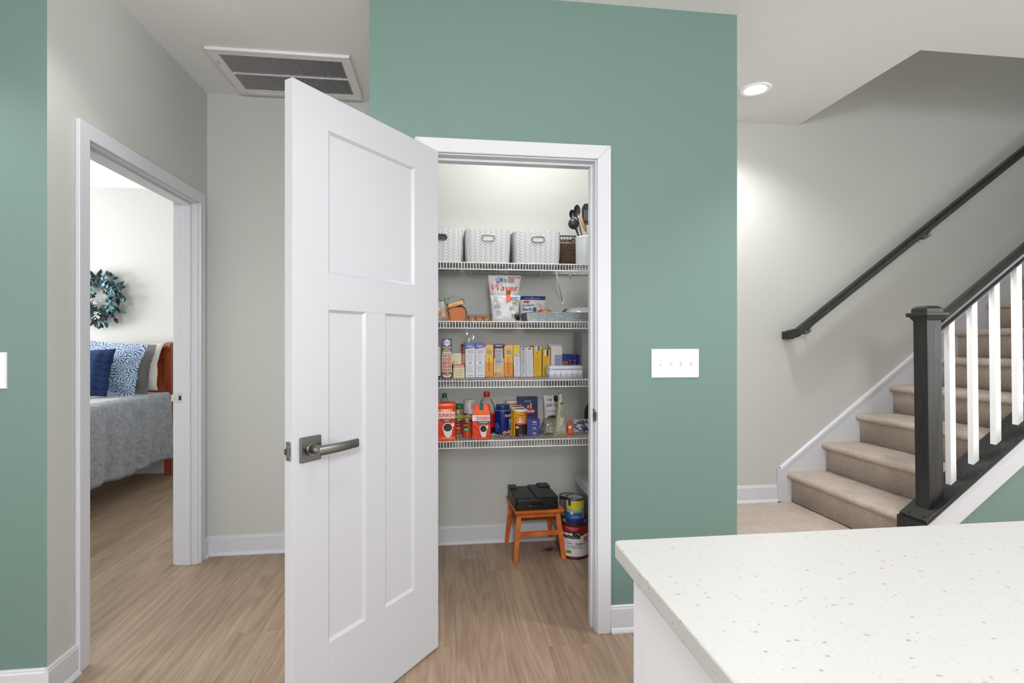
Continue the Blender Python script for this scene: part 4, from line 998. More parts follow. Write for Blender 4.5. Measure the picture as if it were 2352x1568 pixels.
def thins(word, k):
    pr = Print(); pr.rect(0, 0, 1, 1, (236, 152, 28), 1); pr.rect(0, .45, 1, .93, (242, 192, 44), 2); pr.rect(0, .68, 1, .97, (242, 206, 110), 2.2); pr.poly([(0, 1), (.26, 1), (0, .92)], (200, 44, 40), 3)
    pr.text('WHEAT', .18, .76, .84, .82, (96, 100, 128), 4, bold=.04); pr.text('THINS', .18, .70, .84, .755, (96, 100, 128), 4, bold=.04); pr.lines(.2, .84, .85, .90, 2, (206, 110, 60), 3); pr.lines(.08, .02, .92, .045, 1, (150, 70, 20), 3)
    if k == 0: pr.text(word, .34, .17, .64, .57, (130, 100, 40), 4, rot=-90)
    else: pr.text(word, .34, .10, .60, .62, (196, 62, 28), 4, rot=-90); pr.text('artificial flavors', .68, .26, .76, .52, (196, 90, 40), 4, rot=-90)
    return pr
carton(1113.8, 1133, 790.5, 3.21, 2, .15, (236, 156, 34), 'yellow orange carton lettered original down its narrow side', thins('original', 0))
pr = Print(); pr.rect(0, .56, 1, .92, (140, 40, 48), 1); pr.rect(0, 0, 1, .58, (222, 186, 132), 1); pr.rect(0, .90, 1, 1, (28, 62, 140), 1); pr.text('TRISCUIT', .2, .925, .82, .97, WHT, 3, bold=.03); pr.text('REDUCED', .28, .875, .72, .89, (200, 90, 90), 3)
pr.rect(.14, .34, .88, .86, (206, 206, 212), 2); pr.lines(.17, .36, .85, .84, 16, (90, 90, 100), 3, .4); pr.rect(.17, .78, .85, .795, BLK, 3); pr.rect(.17, .468, .85, .48, BLK, 3); pr.rect(.36, .17, .64, .24, (230, 220, 196), 3); pr.text('19', .44, .16, .56, .20, (60, 70, 90), 4)
pr.rect(.08, .03, .34, .13, (206, 130, 50), 3); pr.lines(.4, .02, .95, .13, 5, (160, 120, 80), 3)
carton(1134, 1157.5, 790, 3.205, 2, .15, (150, 44, 50), 'maroon and blue carton with a white nutrition panel between yellow cartons', pr)
carton(1158.5, 1178, 791, 3.21, 2, .15, (236, 156, 34), 'yellow orange carton lettered tomato and basil down its side', thins('Tomato & basil', 1))
pr = Print(); pr.rect(0, 0, 1, 1, (222, 222, 230), 1); pr.poly([(0, 1), (1, 1), (1, .75), (0, .71)], (236, 208, 50), 2); pr.text('HONEY', .1, .92, .9, .95, (190, 150, 40), 3); pr.text('MAKERS', .15, .68, .85, .71, (190, 60, 80), 3); pr.text('WANTED', .15, .64, .85, .67, (190, 60, 80), 3)
pr.lines(.15, .46, .85, .60, 6, (170, 176, 196), thick=.3); pr.ell(.5, .39, .15, .04, (176, 186, 210)); pr.lines(.15, .16, .85, .33, 7, (176, 180, 200), thick=.3); pr.lines(.15, .03, .8, .05, 1, (70, 70, 90))
carton(1180.5, 1195, 793, 3.21, 2, .15, (226, 206, 60), 'slim white carton with a yellow top leaning slightly left', pr, lean=-1.3)
def facts(): 
    pr = Print(); pr.rect(0, 0, 1, 1, (214, 214, 222), 1); pr.ell(.5, .95, .28, .03, (120, 100, 100)); pr.lines(.12, .50, .88, .90, 16, (110, 112, 140), thick=.4); pr.rect(.1, .46, .9, .475, (60, 60, 80), 3); pr.lines(.12, .32, .88, .44, 4, (150, 152, 170)); pr.rect(.2, .12, .8, .30, (186, 188, 204), 2); pr.ell(.3, .08, .1, .02, (60, 60, 70)); return pr
carton(1196, 1209.3, 798.5, 3.21, 2, .15, (216, 214, 222), 'slim white carton with dense grey print right of the leaning one', facts(), lean=-1.0)
pr = Print(); pr.rect(0, 0, 1, 1, (226, 226, 230), 1); pr.rect(.28, .92, .7, .975, (120, 90, 80), 2); pr.lines(.2, .08, .85, .86, 28, (168, 172, 180), thick=.3)
carton(1210, 1225, 797.5, 3.21, 2, .15, (224, 224, 228), 'slim white carton next to the taller yellow stripe carton', pr, lean=-1.2)
def yell(band, top, low):
    pr = Print(); pr.rect(0, 0, 1, 1, (232, 186, 20), 1); pr.rect(.24, .84 if low == 0 else .76, .48, .995, (232, 228, 222), 2); pr.rect(.50, .84 if low == 0 else .76, .74, .995, band, 2)
    pr.ell(.46, .77 if low == 0 else .71, .1, .028, (176, 120, 20)); pr.lines(.12, .14, .88, .68, 20, (200, 150, 24), thick=.35); pr.text('Domino', .3, .03, .75, .055, (60, 50, 40), 3, shear=.3); return pr
carton(1225.5, 1244, 794.5, 3.22, 2, .14, (232, 190, 40), 'taller yellow carton with a white and blue stripe on top', yell((40, 116, 180), 0, 0), side=(214, 160, 40))
carton(1246.5, 1264, 802.5, 3.22, 2, .14, (232, 186, 44), 'shorter yellow carton with a white and black stripe on top', yell((40, 28, 28), 0, 1), side=(214, 178, 150))
# flour bag
pr = Print(); pr.rect(.30, .04, .98, .72, (160, 162, 196), 1); pr.text('Nutrition Facts', .34, .66, .95, .70, (60, 60, 110), 3); pr.lines(.34, .08, .94, .64, 15, (96, 98, 150), 2)
fb = carton(1266, 1291, 795, 3.17, 2, .10, (214, 208, 202), 'off white paper flour bag with folded top behind the white tin', pr, name='flour_bag', cat='bag', pname='printed_front')
MB().add([(-.036, .02, .172), (.030, .015, .174), (.030, .085, .172), (-.036, .085, .174), (-.046, .035, .197), (.032, .03, .195), (.033, .07, .193), (-.044, .075, .196)], [(0, 1, 5, 4), (1, 2, 6, 5), (2, 3, 7, 6), (3, 0, 4, 7), (4, 5, 6, 7)], mat((206, 200, 194), .8, bump=.4, bscale=60)).build('folded_top', fb[0])
def bluepack(u0, u1, vt, lab, pic):
    pr = Print(); pr.rect(0, 0, 1, 1, (24, 44, 120), 1)
    if pic: pr.rect(.1, .1, .95, .68, (206, 90, 36), 2); pr.ell(.5, .45, .35, .18, (176, 44, 24), 3); pr.ell(.55, .22, .35, .1, (226, 160, 70), 3)
    else: pr.ell(.5, .72, .22, .05, (200, 70, 80), 2); pr.lines(.15, .5, .85, .62, 2, (140, 150, 200)); pr.lines(.15, .1, .85, .45, 6, (60, 84, 160))
    return carton(u0, u1, vt, 3.20, 2, .12, (24, 42, 112), lab, pr, name='pasta_box', group='blue packs behind the white tin')
bluepack(1291.5, 1304.5, 813, 'dark blue pack with an orange food picture behind the white tin', True)
bluepack(1305, 1315, 814, 'plain blue pack nearest the one with a food picture', False)
bluepack(1315.6, 1325.3, 814.5, 'plain blue pack in the middle behind the white tin', False)
bluepack(1326.5, 1337, 815, 'plain blue pack at the right end behind the white tin', False)
# white tin with arch print
x0, x1, hh = px(1261, 1341, 840, 3.03, SHZ[2]); tn = thing('cookie_tin', 'white lidded tin with thin arch pattern at the right of third shelf', 'tin', ((x0+x1)/2, 3.03, SHZ[2]+.0003)); w2 = (x1-x0)/2
TW = mat((214, 214, 226), .3)
def rr(w_, d_, r, n=6):
    p = []
    for cx_, cy_, a0 in ((w_-r, d_-r, 0), (-w_+r, d_-r, PI/2), (-w_+r, -d_+r, PI), (w_-r, -d_+r, 3*PI/2)):
        for i in range(n+1): a = a0+PI/2*i/n; p.append((cx_+r*math.cos(a), cy_+r*math.sin(a)+.07))
    return p
MB().prism(rr(w2*.985, .068, .018), 'z', 0, hh*.74, TW, True).build('tin_body', tn)
MB().prism(rr(w2, .070, .019), 'z', hh*.74, hh*.97, TW, True).prism(rr(w2*.93, .063, .018), 'z', hh*.97, hh, TW, True).build('lid', tn, bevel=.001)
pr = Print()
for i in range(5):
    c = .10+.2*i; pr.poly([(c-.006, .12), (c+.006, .12), (c+.004, .62), (c-.004, .62)], (120, 140, 156), 2); pr.poly([(c-.05, .08), (c-.043, .08), (c, .40), (c-.004, .42)], (130, 150, 166), 2); pr.poly([(c+.05, .08), (c+.043, .08), (c, .40), (c+.004, .42)], (130, 150, 166), 2)
pr.rect(.0, .70, 1, .725, (110, 112, 124), 1); pr.build('arch_print', tn, lambda a, b, e: ((a-.5)*2*(w2-.020), .0015-e, b*hh))
# small jar behind tin and a grey carton at the wall
x0 = WX(1336.5, 3.12); zz = WZ(1340, 762, 3.12)-SHZ[2]
o = thing('tall_carton', 'tall plain grey carton at the right end of the third shelf', 'box', (x0+.046, 3.14, SHZ[2]+.0003)); MB().box(-.04, .04, 0, .2, 0, zz, mat((176, 177, 182), .6)).build('carton', o, bevel=.001)
MB().box(-.04, .04, .09, .11, zz, zz+.0006, mat((160, 140, 110), .5)).build('tape', o)

# ---- shelf 4
def mug(pr, cx_, cy_, s):
    pr.poly([(cx_-.24*s, cy_+.02), (cx_+.24*s, cy_+.03), (cx_+.19*s, cy_-.16*s), (cx_+.10*s, cy_-.25*s), (cx_-.06*s, cy_-.25*s), (cx_-.17*s, cy_-.16*s)], (226, 220, 222), 3)
    pr.ell(cx_, cy_+.03, .25*s, .135*s, (232, 226, 226), 4); pr.ell(cx_, cy_+.03, .21*s, .112*s, (44, 26, 26), 5); pr.ell(cx_+.02, cy_, .07*s, .02*s, (96, 74, 66), 6)
    pr.ell(cx_+.26*s, cy_+.11*s, .05*s, .06*s, (230, 224, 226), 3.5)
x0, x1 = WX(994, 3.03), WX(1046.5, 3.03); zb = SHZ[3]+.0003; hh = WZ(1022, 926, 2.98)-zb
dk = thing('coffee_canister', 'large orange coffee canister beside the open door on the lowest shelf', 'coffee canister', ((x0+x1)/2, 3.03, zb)); w2 = (x1-x0)/2
ORG = mat((222, 66, 34), .3, key='org')
def rsq(w_, z, r=.02): return [(a, b-.07, z) for a, b in rr(w_, w_, r, 5)]
def stack(mb, secs, mm, r=.022):
    rings = [[(a, b-.07, z) for a, b in rr(w_, w_, min(r, w_*.45), 5)] for w_, z in secs]; n = len(rings[0]); vs = [p for R_ in rings for p in R_]
    fs = [(j*n+i, j*n+(i+1) % n, (j+1)*n+(i+1) % n, (j+1)*n+i) for j in range(len(rings)-1) for i in range(n)]
    mb.add(vs, fs, mm, True); mb.add(rings[0], [tuple(range(n))], mm); mb.add(rings[-1], [tuple(range(n))], mm); return mb
stack(MB(), [(w2*.95, 0), (w2*.99, .008), (w2*.99, hh*.84), (w2*.95, hh*.87)], ORG).build('tub', dk)
stack(MB(), [(w2*.97, hh*.86), (w2*1.0, hh*.87), (w2*1.0, hh*.985), (w2*.97, hh)], mat((238, 84, 24), .3)).build('lid', dk)
pr = Print(); pr.rect(0, .03, 1, .12, (232, 90, 30), 1); pr.rect(0, .60, 1, .78, (232, 216, 210), 2); pr.text("DUNKIN'", .16, .635, 1.0, .745, (226, 84, 28), 3, bold=.035); pr.poly([(.30, .595), (.90, .595), (.84, .52), (.70, .47), (.52, .47), (.36, .52)], (130, 30, 40), 2)
pr.text('COLOMBIAN', .44, .545, .78, .575, (230, 200, 200), 3); pr.text('MEDIUM', .50, .51, .72, .53, (230, 200, 200), 3); mug(pr, .66, .33, .95)
for i in range(5): pr.poly([(.05, .40-.07*i), (.30, .41-.07*i), (.30, .405-.07*i), (.05, .393-.07*i)], (190, 40, 30), 2)
pr.text('GROUND COFFEE', .4, .06, .85, .085, (240, 200, 80), 3); pr.build('printed_label', dk, lambda a, b, e: (w2*.94*(2*a-1), -w2*.992-e, b*hh))
# green capped bottle
def lathe_thing(name, label, cat, x, y, z, parts, rotz=0):
    t = thing(name, label, cat, (x, y, z), (0, 0, rotz))
    for nme, prof, mm in parts: MB().lathe(prof, mm, 32).build(nme, t)
    return t
zc = WZ(1021, 903, 3.2)-zb
lathe_thing('soda_bottle', 'clear plastic bottle with green cap behind the orange canister', 'bottle', WX(1021, 3.2), 3.2, zb,
            [('bottle', [(0, .001), (.036, .001), (.040, .01), (.040, zc-.10), (.036, zc-.075), (.020, zc-.035), (.012, zc-.022), (.012, zc-.014)], clear_mat(.04, fog=.1, key='soda')), ('cap', [(.0135, zc-.025), (.0145, zc-.023), (.0145, zc-.002), (.013, zc), (0, zc)], mat((30, 96, 58), .35))])
# stacked cans: lower row
pr = Print(); pr.rect(0, .02, 1, .98, (196, 60, 36), 1); pr.rect(.30, .62, .66, .88, (30, 26, 24), 3); pr.text("BUSH'S", .34, .68, .62, .82, (232, 190, 60), 4); pr.rect(.2, .44, .85, .58, (206, 60, 60), 3); pr.text('Baked', .36, .47, .64, .56, WHT, 4)
for i in range(40): pr.ell(random.uniform(.15, .85), random.uniform(.06, .38), .03, .028, random.choice([(176, 90, 50), (150, 70, 36), (206, 120, 76)]), 3, 8)
can(1044, 1061, 967, 3, 3.17, 'red bean can under the blue tuna tin by the canister', 'food_can', 'can', (196, 60, 36), pr)
_, R_a, h_a = can(1062, 1085, 967, 3, 3.075, 'red bean can with green band beside the orange coffee bag', 'food_can', 'can', (196, 60, 36), None)
pr = Print(); pr.rect(0, .02, 1, .98, (200, 66, 34), 1); pr.rect(.18, .62, .56, .88, (30, 26, 24), 3); pr.text("BUSH'S", .22, .68, .52, .82, (232, 190, 60), 4); pr.rect(.1, .40, .74, .58, (30, 120, 66), 3); pr.text('Chili', .25, .44, .55, .56, WHT, 4)
for i in range(40): pr.ell(random.uniform(.1, .85), random.uniform(.06, .36), .03, .028, random.choice([(176, 90, 50), (150, 70, 36), (206, 120, 76)]), 3, 8)
pr.build('printed_label', bpy.data.objects['can_body.001'].parent, cyl_map(R_a, h_a))
h_b = WZ(1052, 967, 3.15)-zb
pr = Print(); pr.rect(0, .1, 1, .9, (60, 120, 150), 1); pr.text('TUNA', .4, .3, .7, .7, WHT, 3)
can(1042, 1065, 961, 3, 3.17, 'flat blue tuna tin on top of a red bean can', 'tuna_tin', 'can', (60, 120, 150), pr, dz=h_b+.0005, h=.016)
pr = Print(); pr.rect(0, .05, 1, .95, (196, 196, 50), 1); pr.text('LIME', .4, .3, .7, .7, (60, 90, 40), 3)
can(1043, 1064, 952, 3, 3.17, 'flat yellow green tin on the blue tuna tin', 'tuna_tin', 'can', (196, 196, 50), pr, dz=h_b+.0170, h=.018)
pr = Print(); pr.rect(0, .0, 1, .55, (150, 140, 110), 1); pr.ell(.4, .3, .15, .15, (210, 196, 160)); pr.ell(.65, .25, .12, .13, (120, 100, 70)); pr.rect(0, .52, 1, .66, (24, 100, 66), 2)
t, R_, h_c = can(1045, 1063.5, 928, 3, 3.17, 'green lidded shaker jar atop the yellow green tin', 'shaker_jar', 'jar', (40, 100, 72), pr, dz=h_b+.0356, lid=(30, 110, 72), metal=0, rim=(30, 100, 66))
MB().lathe([(R_+.001, h_c*.68), (R_+.0015, h_c*.99), (R_*.9, h_c+.001), (0, h_c+.001)], mat((28, 104, 68), .4), 28).build('lid', t)
can(1060, 1085, 961, 3, 3.085, 'flat silver tin on the bean can beside the coffee bag', 'tuna_tin', 'can', (196, 176, 170), None, dz=h_a+.0005, h=.013, R=R_a*1.06, metal=1)
pr = Print(); pr.rect(0, .05, 1, .95, (206, 150, 60), 1); pr.text('CHICKEN', .2, .3, .7, .7, (60, 30, 20), 3)
can(1062, 1088, 952, 3, 3.16, 'yellow labelled tin under the tall white canister', 'food_can', 'can', (206, 150, 60), pr, dz=0, h=WZ(1075, 952, 3.12)-zb)
pr = Print(); pr.text('Nutrition Facts', .5, .86, .75, .92, BLK, 3); pr.lines(.5, .4, .75, .84, 9, (90, 90, 100)); pr.ell(.3, .25, .1, .2, (200, 176, 166), 2)
t, R_, h_c = can(1064.5, 1097, 920, 3, 3.17, 'tall white canister with pale pink rim standing on a yellow tin', 'drink_canister', 'canister', (206, 206, 214), pr, dz=WZ(1075, 952, 3.12)-zb+.0006, lid=(186, 186, 188), metal=0)
MB().lathe([(R_+.001, h_c*.88), (R_+.002, h_c*.90), (R_+.002, h_c*.94), (R_+.001, h_c*.95)], mat((206, 170, 176), .4), 32).lathe([(R_+.0016, h_c*.95), (R_+.0016, h_c+.002), (R_*.9, h_c+.003), (0, h_c+.002)], mat((182, 184, 182), .3), 32).build('lid', t)
# coffee bag
x0, x1 = WX(1085, 3.0), WX(1126, 3.0); hh = WZ(1105, 928, 3.0)-zb; w2 = (x1-x0)/2
cb_ = thing('coffee_bag', 'orange coffee bag with gusseted folded top and green tab', 'coffee bag', ((x0+x1)/2, 3.0, zb), (0, 0, rad(-8)))
zf = hh*.69
def cbsurf(a, b, e=0):   # front face: straight below, folding back above
    if b < zf/hh: y = -.004*math.sin(PI*b); x = w2*(2*a-1)
    else:
        k = (b-zf/hh)/(1-zf/hh); y = .028*k; x = w2*(2*a-1)*(1-.18*k)
    n_ = .0022*noise.noise(Vector((a*6, b*9, 2)))
    return (x+n_, y+n_-e, b*hh)
mb = MB(); mb.grid(lambda a, b: cbsurf(a, b), 40, 60, ORG)
def cbback(a, b): p = cbsurf(a, b); return (p[0], .075-.6*p[1]-.005 if b < 1 else p[1]+.003, p[2])
mb.grid(cbback, 14, 24, ORG)
for a in (0, 1):
    mb.grid(lambda q, b: tuple(cbsurf(a, b)[i]+(cbback(a, b)[i]-cbsurf(a, b)[i])*q + (((-1 if a else 1)*.010*math.sin(PI*q)*max(0, (b-.6)/.4)) if i == 0 else 0) for i in range(3)), 4, 24, mat((196, 40, 24), .35))
mb.build('bag_skin', cb_)
pr = Print(); pr.rect(.0, .52, 1, .69, (228, 212, 212), 2); pr.text("DUNKIN'", .26, .545, .99, .655, (230, 90, 30), 3, bold=.03)
pr.rect(.28, .475, .97, .525, (24, 110, 96), 2.5, 20, 20); pr.rect(.34, .445, .92, .476, (24, 110, 96), 2.5, 20, 20); pr.rect(.46, .425, .82, .446, (24, 110, 96), 2.5, 20, 20); pr.text('DARK ROAST', .38, .465, .86, .50, WHT, 3); mug(pr, .62, .27, .85)
pr.text('GROUND', .5, .03, .78, .05, (240, 200, 80), 3); pr.poly([(.0, .70), (1, .70), (.8, .97), (.3, .97)], (238, 96, 30), 1.5)
pr.build('printed_front', cb_, lambda a, b, e: cbsurf(a, b, e*2+.0028))
MB().prism([(-.010, hh*.82), (-.006, hh*.80), (.006, hh*.80), (.010, hh*.82), (.010, hh*1.005), (-.010, hh*1.005)], 'y', .008, .024, mat((24, 96, 76), .4)).build('green_tab', cb_)
# juice bottle with handle
jx = WX(1118, 3.22); jz = WZ(1118, 899, 3.22)-zb
jb = thing('juice_bottle', 'large clear bottle with red cap and moulded handle', 'bottle', (jx, 3.22, zb))
CLR = clear_mat(.05, fog=.14, key='juice')
MB().lathe([(0, .001), (.050, .001), (.055, .008), (.055, jz-.13), (.050, jz-.09), (.034, jz-.055), (.018, jz-.035), (.016, jz-.022)], CLR, 36).build('bottle', jb)
MB().lathe([(.017, jz-.030), (.0185, jz-.028), (.0185, jz-.003), (.016, jz), (0, jz)], mat((206, 24, 30), .35), 28).build('cap', jb)
MB().tube([(.022, 0, jz-.05), (.048, 0, jz-.062), (.060, 0, jz-.095), (.058, 0, jz-.13), (.050, 0, jz-.15)], .007, CLR, 12).build('handle', jb)
MB().lathe([(.0556, .035), (.0556, .115)], mat((196, 28, 34), .4), 36).build('red_label', jb)
MB().lathe([(.054, .003), (.0555, .006), (.0555, .034), (.054, .035)], mat((60, 20, 22), .3), 36).build('juice', jb)
# blue nut jar
x0, x1 = WX(1135, 3.19), WX(1172.5, 3.19); R_ = (x1-x0)/2; hh = WZ(1153, 930, 3.14)-zb
nj = thing('nut_jar', 'large blue plastic peanut jar with blue lid', 'jar', ((x0+x1)/2, 3.17, zb)); BL = mat((22, 34, 104), .25, key='nutblue')
MB().lathe([(0, 0), (R_*.95, 0), (R_, .006), (R_, hh*.78), (R_*.97, hh*.83), (R_*.80, hh*.84)], BL, 40).build('jar_body', nj)
MB().lathe([(R_*.80, hh*.83), (R_*.80, hh*.86), (R_*.83, hh*.87), (R_*.83, hh*.98), (R_*.80, hh), (0, hh)], mat((34, 56, 128), .3), 40).build('lid', nj)
MB().lathe([(R_*.975, hh*.825), (R_*.99, hh*.815)], mat((190, 196, 214), .3), 40).build('lid_seal', nj)
pr = Print(); pr.text('PLANTERS', .56, .60, 1.02, .69, (232, 214, 196), 3, bold=.03); pr.text('DRY', .74, .54, .84, .565, (180, 186, 220), 3)
pr.rect(.74, .20, .95, .50, (60, 140, 200), 2); pr.rect(.74, .45, .95, .51, (214, 214, 130), 3); pr.lines(.76, .38, .93, .44, 1, WHT, 4)
for i in range(16): a = random.random(); pr.ell(.50+.42*a, .03+.14*random.random()*(.4+a*.8), .06, .03, random.choice([(214, 150, 110), (196, 126, 86), (228, 176, 130)]), 4, 10)
pr.ell(.20, .30, .13, .10, (50, 90, 170), 1.5); pr.lines(.09, .10, .34, .28, 5, (60, 96, 176), 2)
pr.build('printed_label', nj, cyl_map(R_, hh, PI*.95))
# pirouette canisters
def wafer(u0, u1, vt, Yc, lab, clearlid=False, prt=True):
    x0, x1 = WX(u0, Yc), WX(u1, Yc); R_ = (x1-x0)/2; hh = WZ((u0+u1)/2, vt, Yc)-zb
    t = thing('wafer_canister', lab, 'canister', ((x0+x1)/2, Yc, zb), group='yellow wafer canisters on the lowest shelf')
    Yel = mat((232, 170, 26), .35)
    MB().lathe([(0, 0), (R_, 0), (R_, hh-.012)], Yel, 36).build('tube', t)
    LD = mat((232, 226, 216), .3)
    m = MB(); m.lathe([(R_+.0005, hh-.014), (R_+.0022, hh-.012), (R_+.0022, hh-.002), (R_, hh), (R_-.002, hh-.001), (R_-.0025, hh-.0015)], LD, 36); m.lathe([(R_-.0025, hh-.0015), (0, hh-.0015)], mat((150, 30, 36) if not clearlid else (214, 210, 200), .35), 36); m.build('lid', t)
    pr = Print(); pr.rect(0, 0, .22, .95, (236, 180, 30), 1); pr.rect(.22, 0, 1, .45, (46, 26, 24), 2); pr.rect(.22, .40, 1, .70, (214, 110, 60), 1.8); pr.ell(.5, .60, .22, .08, (232, 226, 220), 3); pr.poly([(.36, .46), (.9, .62), (.9, .54), (.4, .42)], (226, 140, 80), 4)
    pr.text('Triple', .52, .83, .94, .89, (190, 40, 50), 5, shear=.3); pr.text('Chocolate', .38, .75, .98, .83, (190, 40, 50), 5, shear=.3, bold=.03); pr.lines(.4, .66, .9, .69, 1, (150, 180, 80), 4)
    pr.ell(.35, .34, .09, .05, (226, 180, 110), 4); pr.poly([(.5, .1), (.7, .3), (.78, .28), (.6, .08)], (84, 54, 46), 4); pr.text('NET WT 13.5 OZ', .46, .03, .86, .055, (230, 220, 210), 5)
    if prt: pr.build('printed_label', t, cyl_map(R_, hh, PI*.85, 0, -.12))
    return t
wafer(1178.5, 1209.5, 938, 3.085, 'front yellow wafer canister with chocolate picture')
wafer(1173, 1203, 933, 3.165, 'second yellow wafer canister, just behind the front one')
wafer(1168, 1197, 929, 3.245, 'third yellow wafer canister back from the front')
wafer(1161, 1189, 919, 3.325, 'rearmost and tallest looking wafer canister with pale lid', True)
# pasta boxes
pr = Print(); pr.text('DITALINI', .34, .86, .66, .895, (190, 196, 216), 3)
for cx_, cy_ in ((.50, .72), (.64, .78), (.64, .70)): pr.poly([(cx_-.05, cy_-.03), (cx_+.03, cy_-.05), (cx_+.06, cy_+.02), (cx_-.02, cy_+.05)], (232, 206, 150), 3); pr.ell(cx_, cy_, .02, .015, (120, 96, 60), 4)
pr.ell(.62, .58, .24, .075, (196, 26, 44), 3); pr.text('Barilla', .42, .545, .82, .615, WHT, 5, shear=.3, bold=.03)
carton(1190, 1235, 912, 3.26, 3, .06, (32, 40, 88), 'large navy pasta carton standing behind the small blue ones', pr, name='pasta_box', side=(22, 28, 66))
for k, (u0, u1, lab, word) in enumerate(((1210.5, 1239.5, 'small blue pasta carton, lowest of the stack of three', 'SPAGHETTI'), (1211, 1239.5, 'small blue pasta carton, middle of the stack of three', 'LINGUINE'), (1210.5, 1240.5, 'small blue pasta carton, top of the stack of three', 'ANGEL HAIR'))):
    pr = Print(); pr.rect(0, 0, 1, 1, (44, 66, 140), 1); pr.ell(.58, .62, .17, .17, (200, 30, 54), 2); pr.text('Barilla', .46, .54, .70, .72, WHT, 3, shear=.2); pr.text(word, .40, .2, .76, .32, (190, 196, 220), 3)
    carton(u0, u1, 990-k*12, 3.055, 3, .235, (40, 60, 132), lab, pr, name='pasta_box', dz=[0, .0292, .0584][k], h=.0288 if k < 2 else .036, group='stacked blue pasta cartons', top=(56, 66, 126))
# salad topping pouch
pr = Print(); pr.ell(.62, .90, .12, .10, (26, 26, 28), 3); pr.text("Fresh Gourmet", .15, .84, .42, .92, (60, 60, 60), 3); pr.text('Salad Toppings', .10, .64, 1.0, .78, (26, 26, 26), 4, shear=.3, bold=.01); pr.text('ANTIOXIDANT', .15, .52, .85, .57, (140, 90, 110), 3)
pr.ell(.42, .33, .30, .09, (50, 32, 28), 2); pr.ell(.30, .34, .08, .03, (110, 60, 30), 3); pr.ell(.5, .30, .09, .03, (20, 14, 14), 3); pr.rect(.12, .42, .8, .50, (200, 200, 206), 1)
bag('topping_pouch', 'white salad topping pouch with black script against the back wall', 'pouch', 1250, 1291, 907, 3, 3.28, .045, mat((206, 207, 206), .4), 1.1, seed=31, pr=pr, crumple=.003)
LEAFY = mat((160, 158, 142), .5, bump=.4, bscale=60, var=.3)
t, w_, hh, sf = bag('leafy_bag', 'crumpled clear bag of grey green dried leaves beside pasta cartons', 'bag', 1236, 1296, 960, 3, 3.12, .13, clear_mat(.12, fog=.25, tint=(200, 204, 190), key='leafbag'), .62, seed=37, crumple=.016)
mb = MB(); rn = random.Random(9)
for i in range(110):
    c = Vector((rn.uniform(-.055, .055), rn.uniform(-.040, .035), rn.uniform(.004, .052))); c.z *= 1-abs(c.x)/.075; c.z = max(c.z, .004)
    d = Vector((rn.uniform(-1, 1), rn.uniform(-1, 1), rn.uniform(-.6, .6))).normalized()*.013; e = Vector((rn.uniform(-1, 1), rn.uniform(-1, 1), rn.uniform(-1, 1))).normalized()*.005
    c2 = [c-d, c+e, c+d, c-e]; 
    for q in c2: q.z = max(q.z, .002)
    mb.add(c2, [(0, 1, 2, 3)], mat(rn.choice([(120, 118, 100), (176, 172, 156), (90, 92, 78), (196, 194, 180), (130, 140, 104)]), .6))
mb.build('dried_leaves', t)['kind'] = 'stuff'
pr = Print(); pr.lines(.35, .45, .75, .72, 8, (120, 110, 90)); pr.ell(.25, .35, .08, .05, (170, 176, 110)); pr.rect(.3, .74, .8, .80, (110, 96, 80), 2); pr.ell(.4, .05, .3, .03, (150, 156, 96))
t, w_, hh, sf = bag('grain_pouch', 'narrow translucent beige and green pouch with pinched top', 'pouch', 1271, 1303, 903, 3, 3.06, .09, mat((170, 167, 148), .4, bump=.2, bscale=40, var=.12), .26, seed=41, pr=pr, crumple=.008)
MB().box(-.012, .006, -.004, .004, hh-.03, hh+.002, mat((96, 116, 60), .4)).build('green_tie', t)
pr = Print(); pr.rect(.2, .45, .7, .62, (226, 220, 222), 1, 3, 3); pr.rect(.3, .25, .75, .42, (236, 120, 70), 1, 3, 3)
bag('orange_packet', 'small orange packet leaning between beige pouch and blue patterned bag', 'snack bag', 1300, 1318, 966, 3, 3.07, .05, mat((236, 88, 28), .35), .45, seed=43, pr=pr, crumple=.006, lean=-10)
bp_ = bpy.data.materials.new('blue_lace_print'); bp_.use_nodes = True; nt, b = nodes_of(bp_); tc = nt.nodes.new('ShaderNodeTexCoord'); vo = nt.nodes.new('ShaderNodeTexVoronoi'); vo.inputs['Scale'].default_value = 75
nt.links.new(tc.outputs['Object'], vo.inputs['Vector']); nt.links.new(ramp(nt, vo.outputs['Distance'], [(.30, (40, 50, 96)), (.40, (176, 178, 190))]), b.inputs['Base Color']); b.inputs['Roughness'].default_value = .4
pl_ = mat((186, 182, 182), .35, bump=.2, bscale=40)
pr = Print(); pr.ell(.48, .52, .40, .34, (36, 46, 92), 1); pr.ell(.48, .48, .20, .10, (150, 154, 180), 2); pr.ell(.48, .48, .16, .075, (36, 46, 92), 3)
for i in range(14): a = 2*PI*i/14; pr.ell(.48+.31*math.cos(a), .52+.26*math.sin(a), .035, .03, (176, 178, 196), 2, 8); pr.ell(.48+.42*math.cos(a+.2), .52+.36*math.sin(a+.2), .05, .045, (40, 50, 98), 1, 8)
pr.text('SUGAR', .40, .46, .56, .50, WHT, 4); pr.lines(.1, .04, .8, .10, 1, (80, 86, 130))
bag('patterned_bag', 'translucent bag with dark blue lace medallion at the right end of lowest shelf', 'bag', 1312, 1366, 962, 3, 3.09, .09, pl_, .8, seed=47, pr=pr, crumple=.008, lean=-12)
lathe_thing('oil_bottle', 'dark green bottle mostly hidden by the door casing on lowest shelf', 'bottle', WX(1356, 3.22), 3.22, zb, [('bottle', [(0, .001), (.036, .001), (.038, .006), (.038, .12), (.030, .145), (.014, .17), (.013, .20)], mat((44, 52, 40), .2)), ('cap', [(.014, .19), (.015, .192), (.015, .215), (0, .217)], mat((30, 30, 30), .4))])
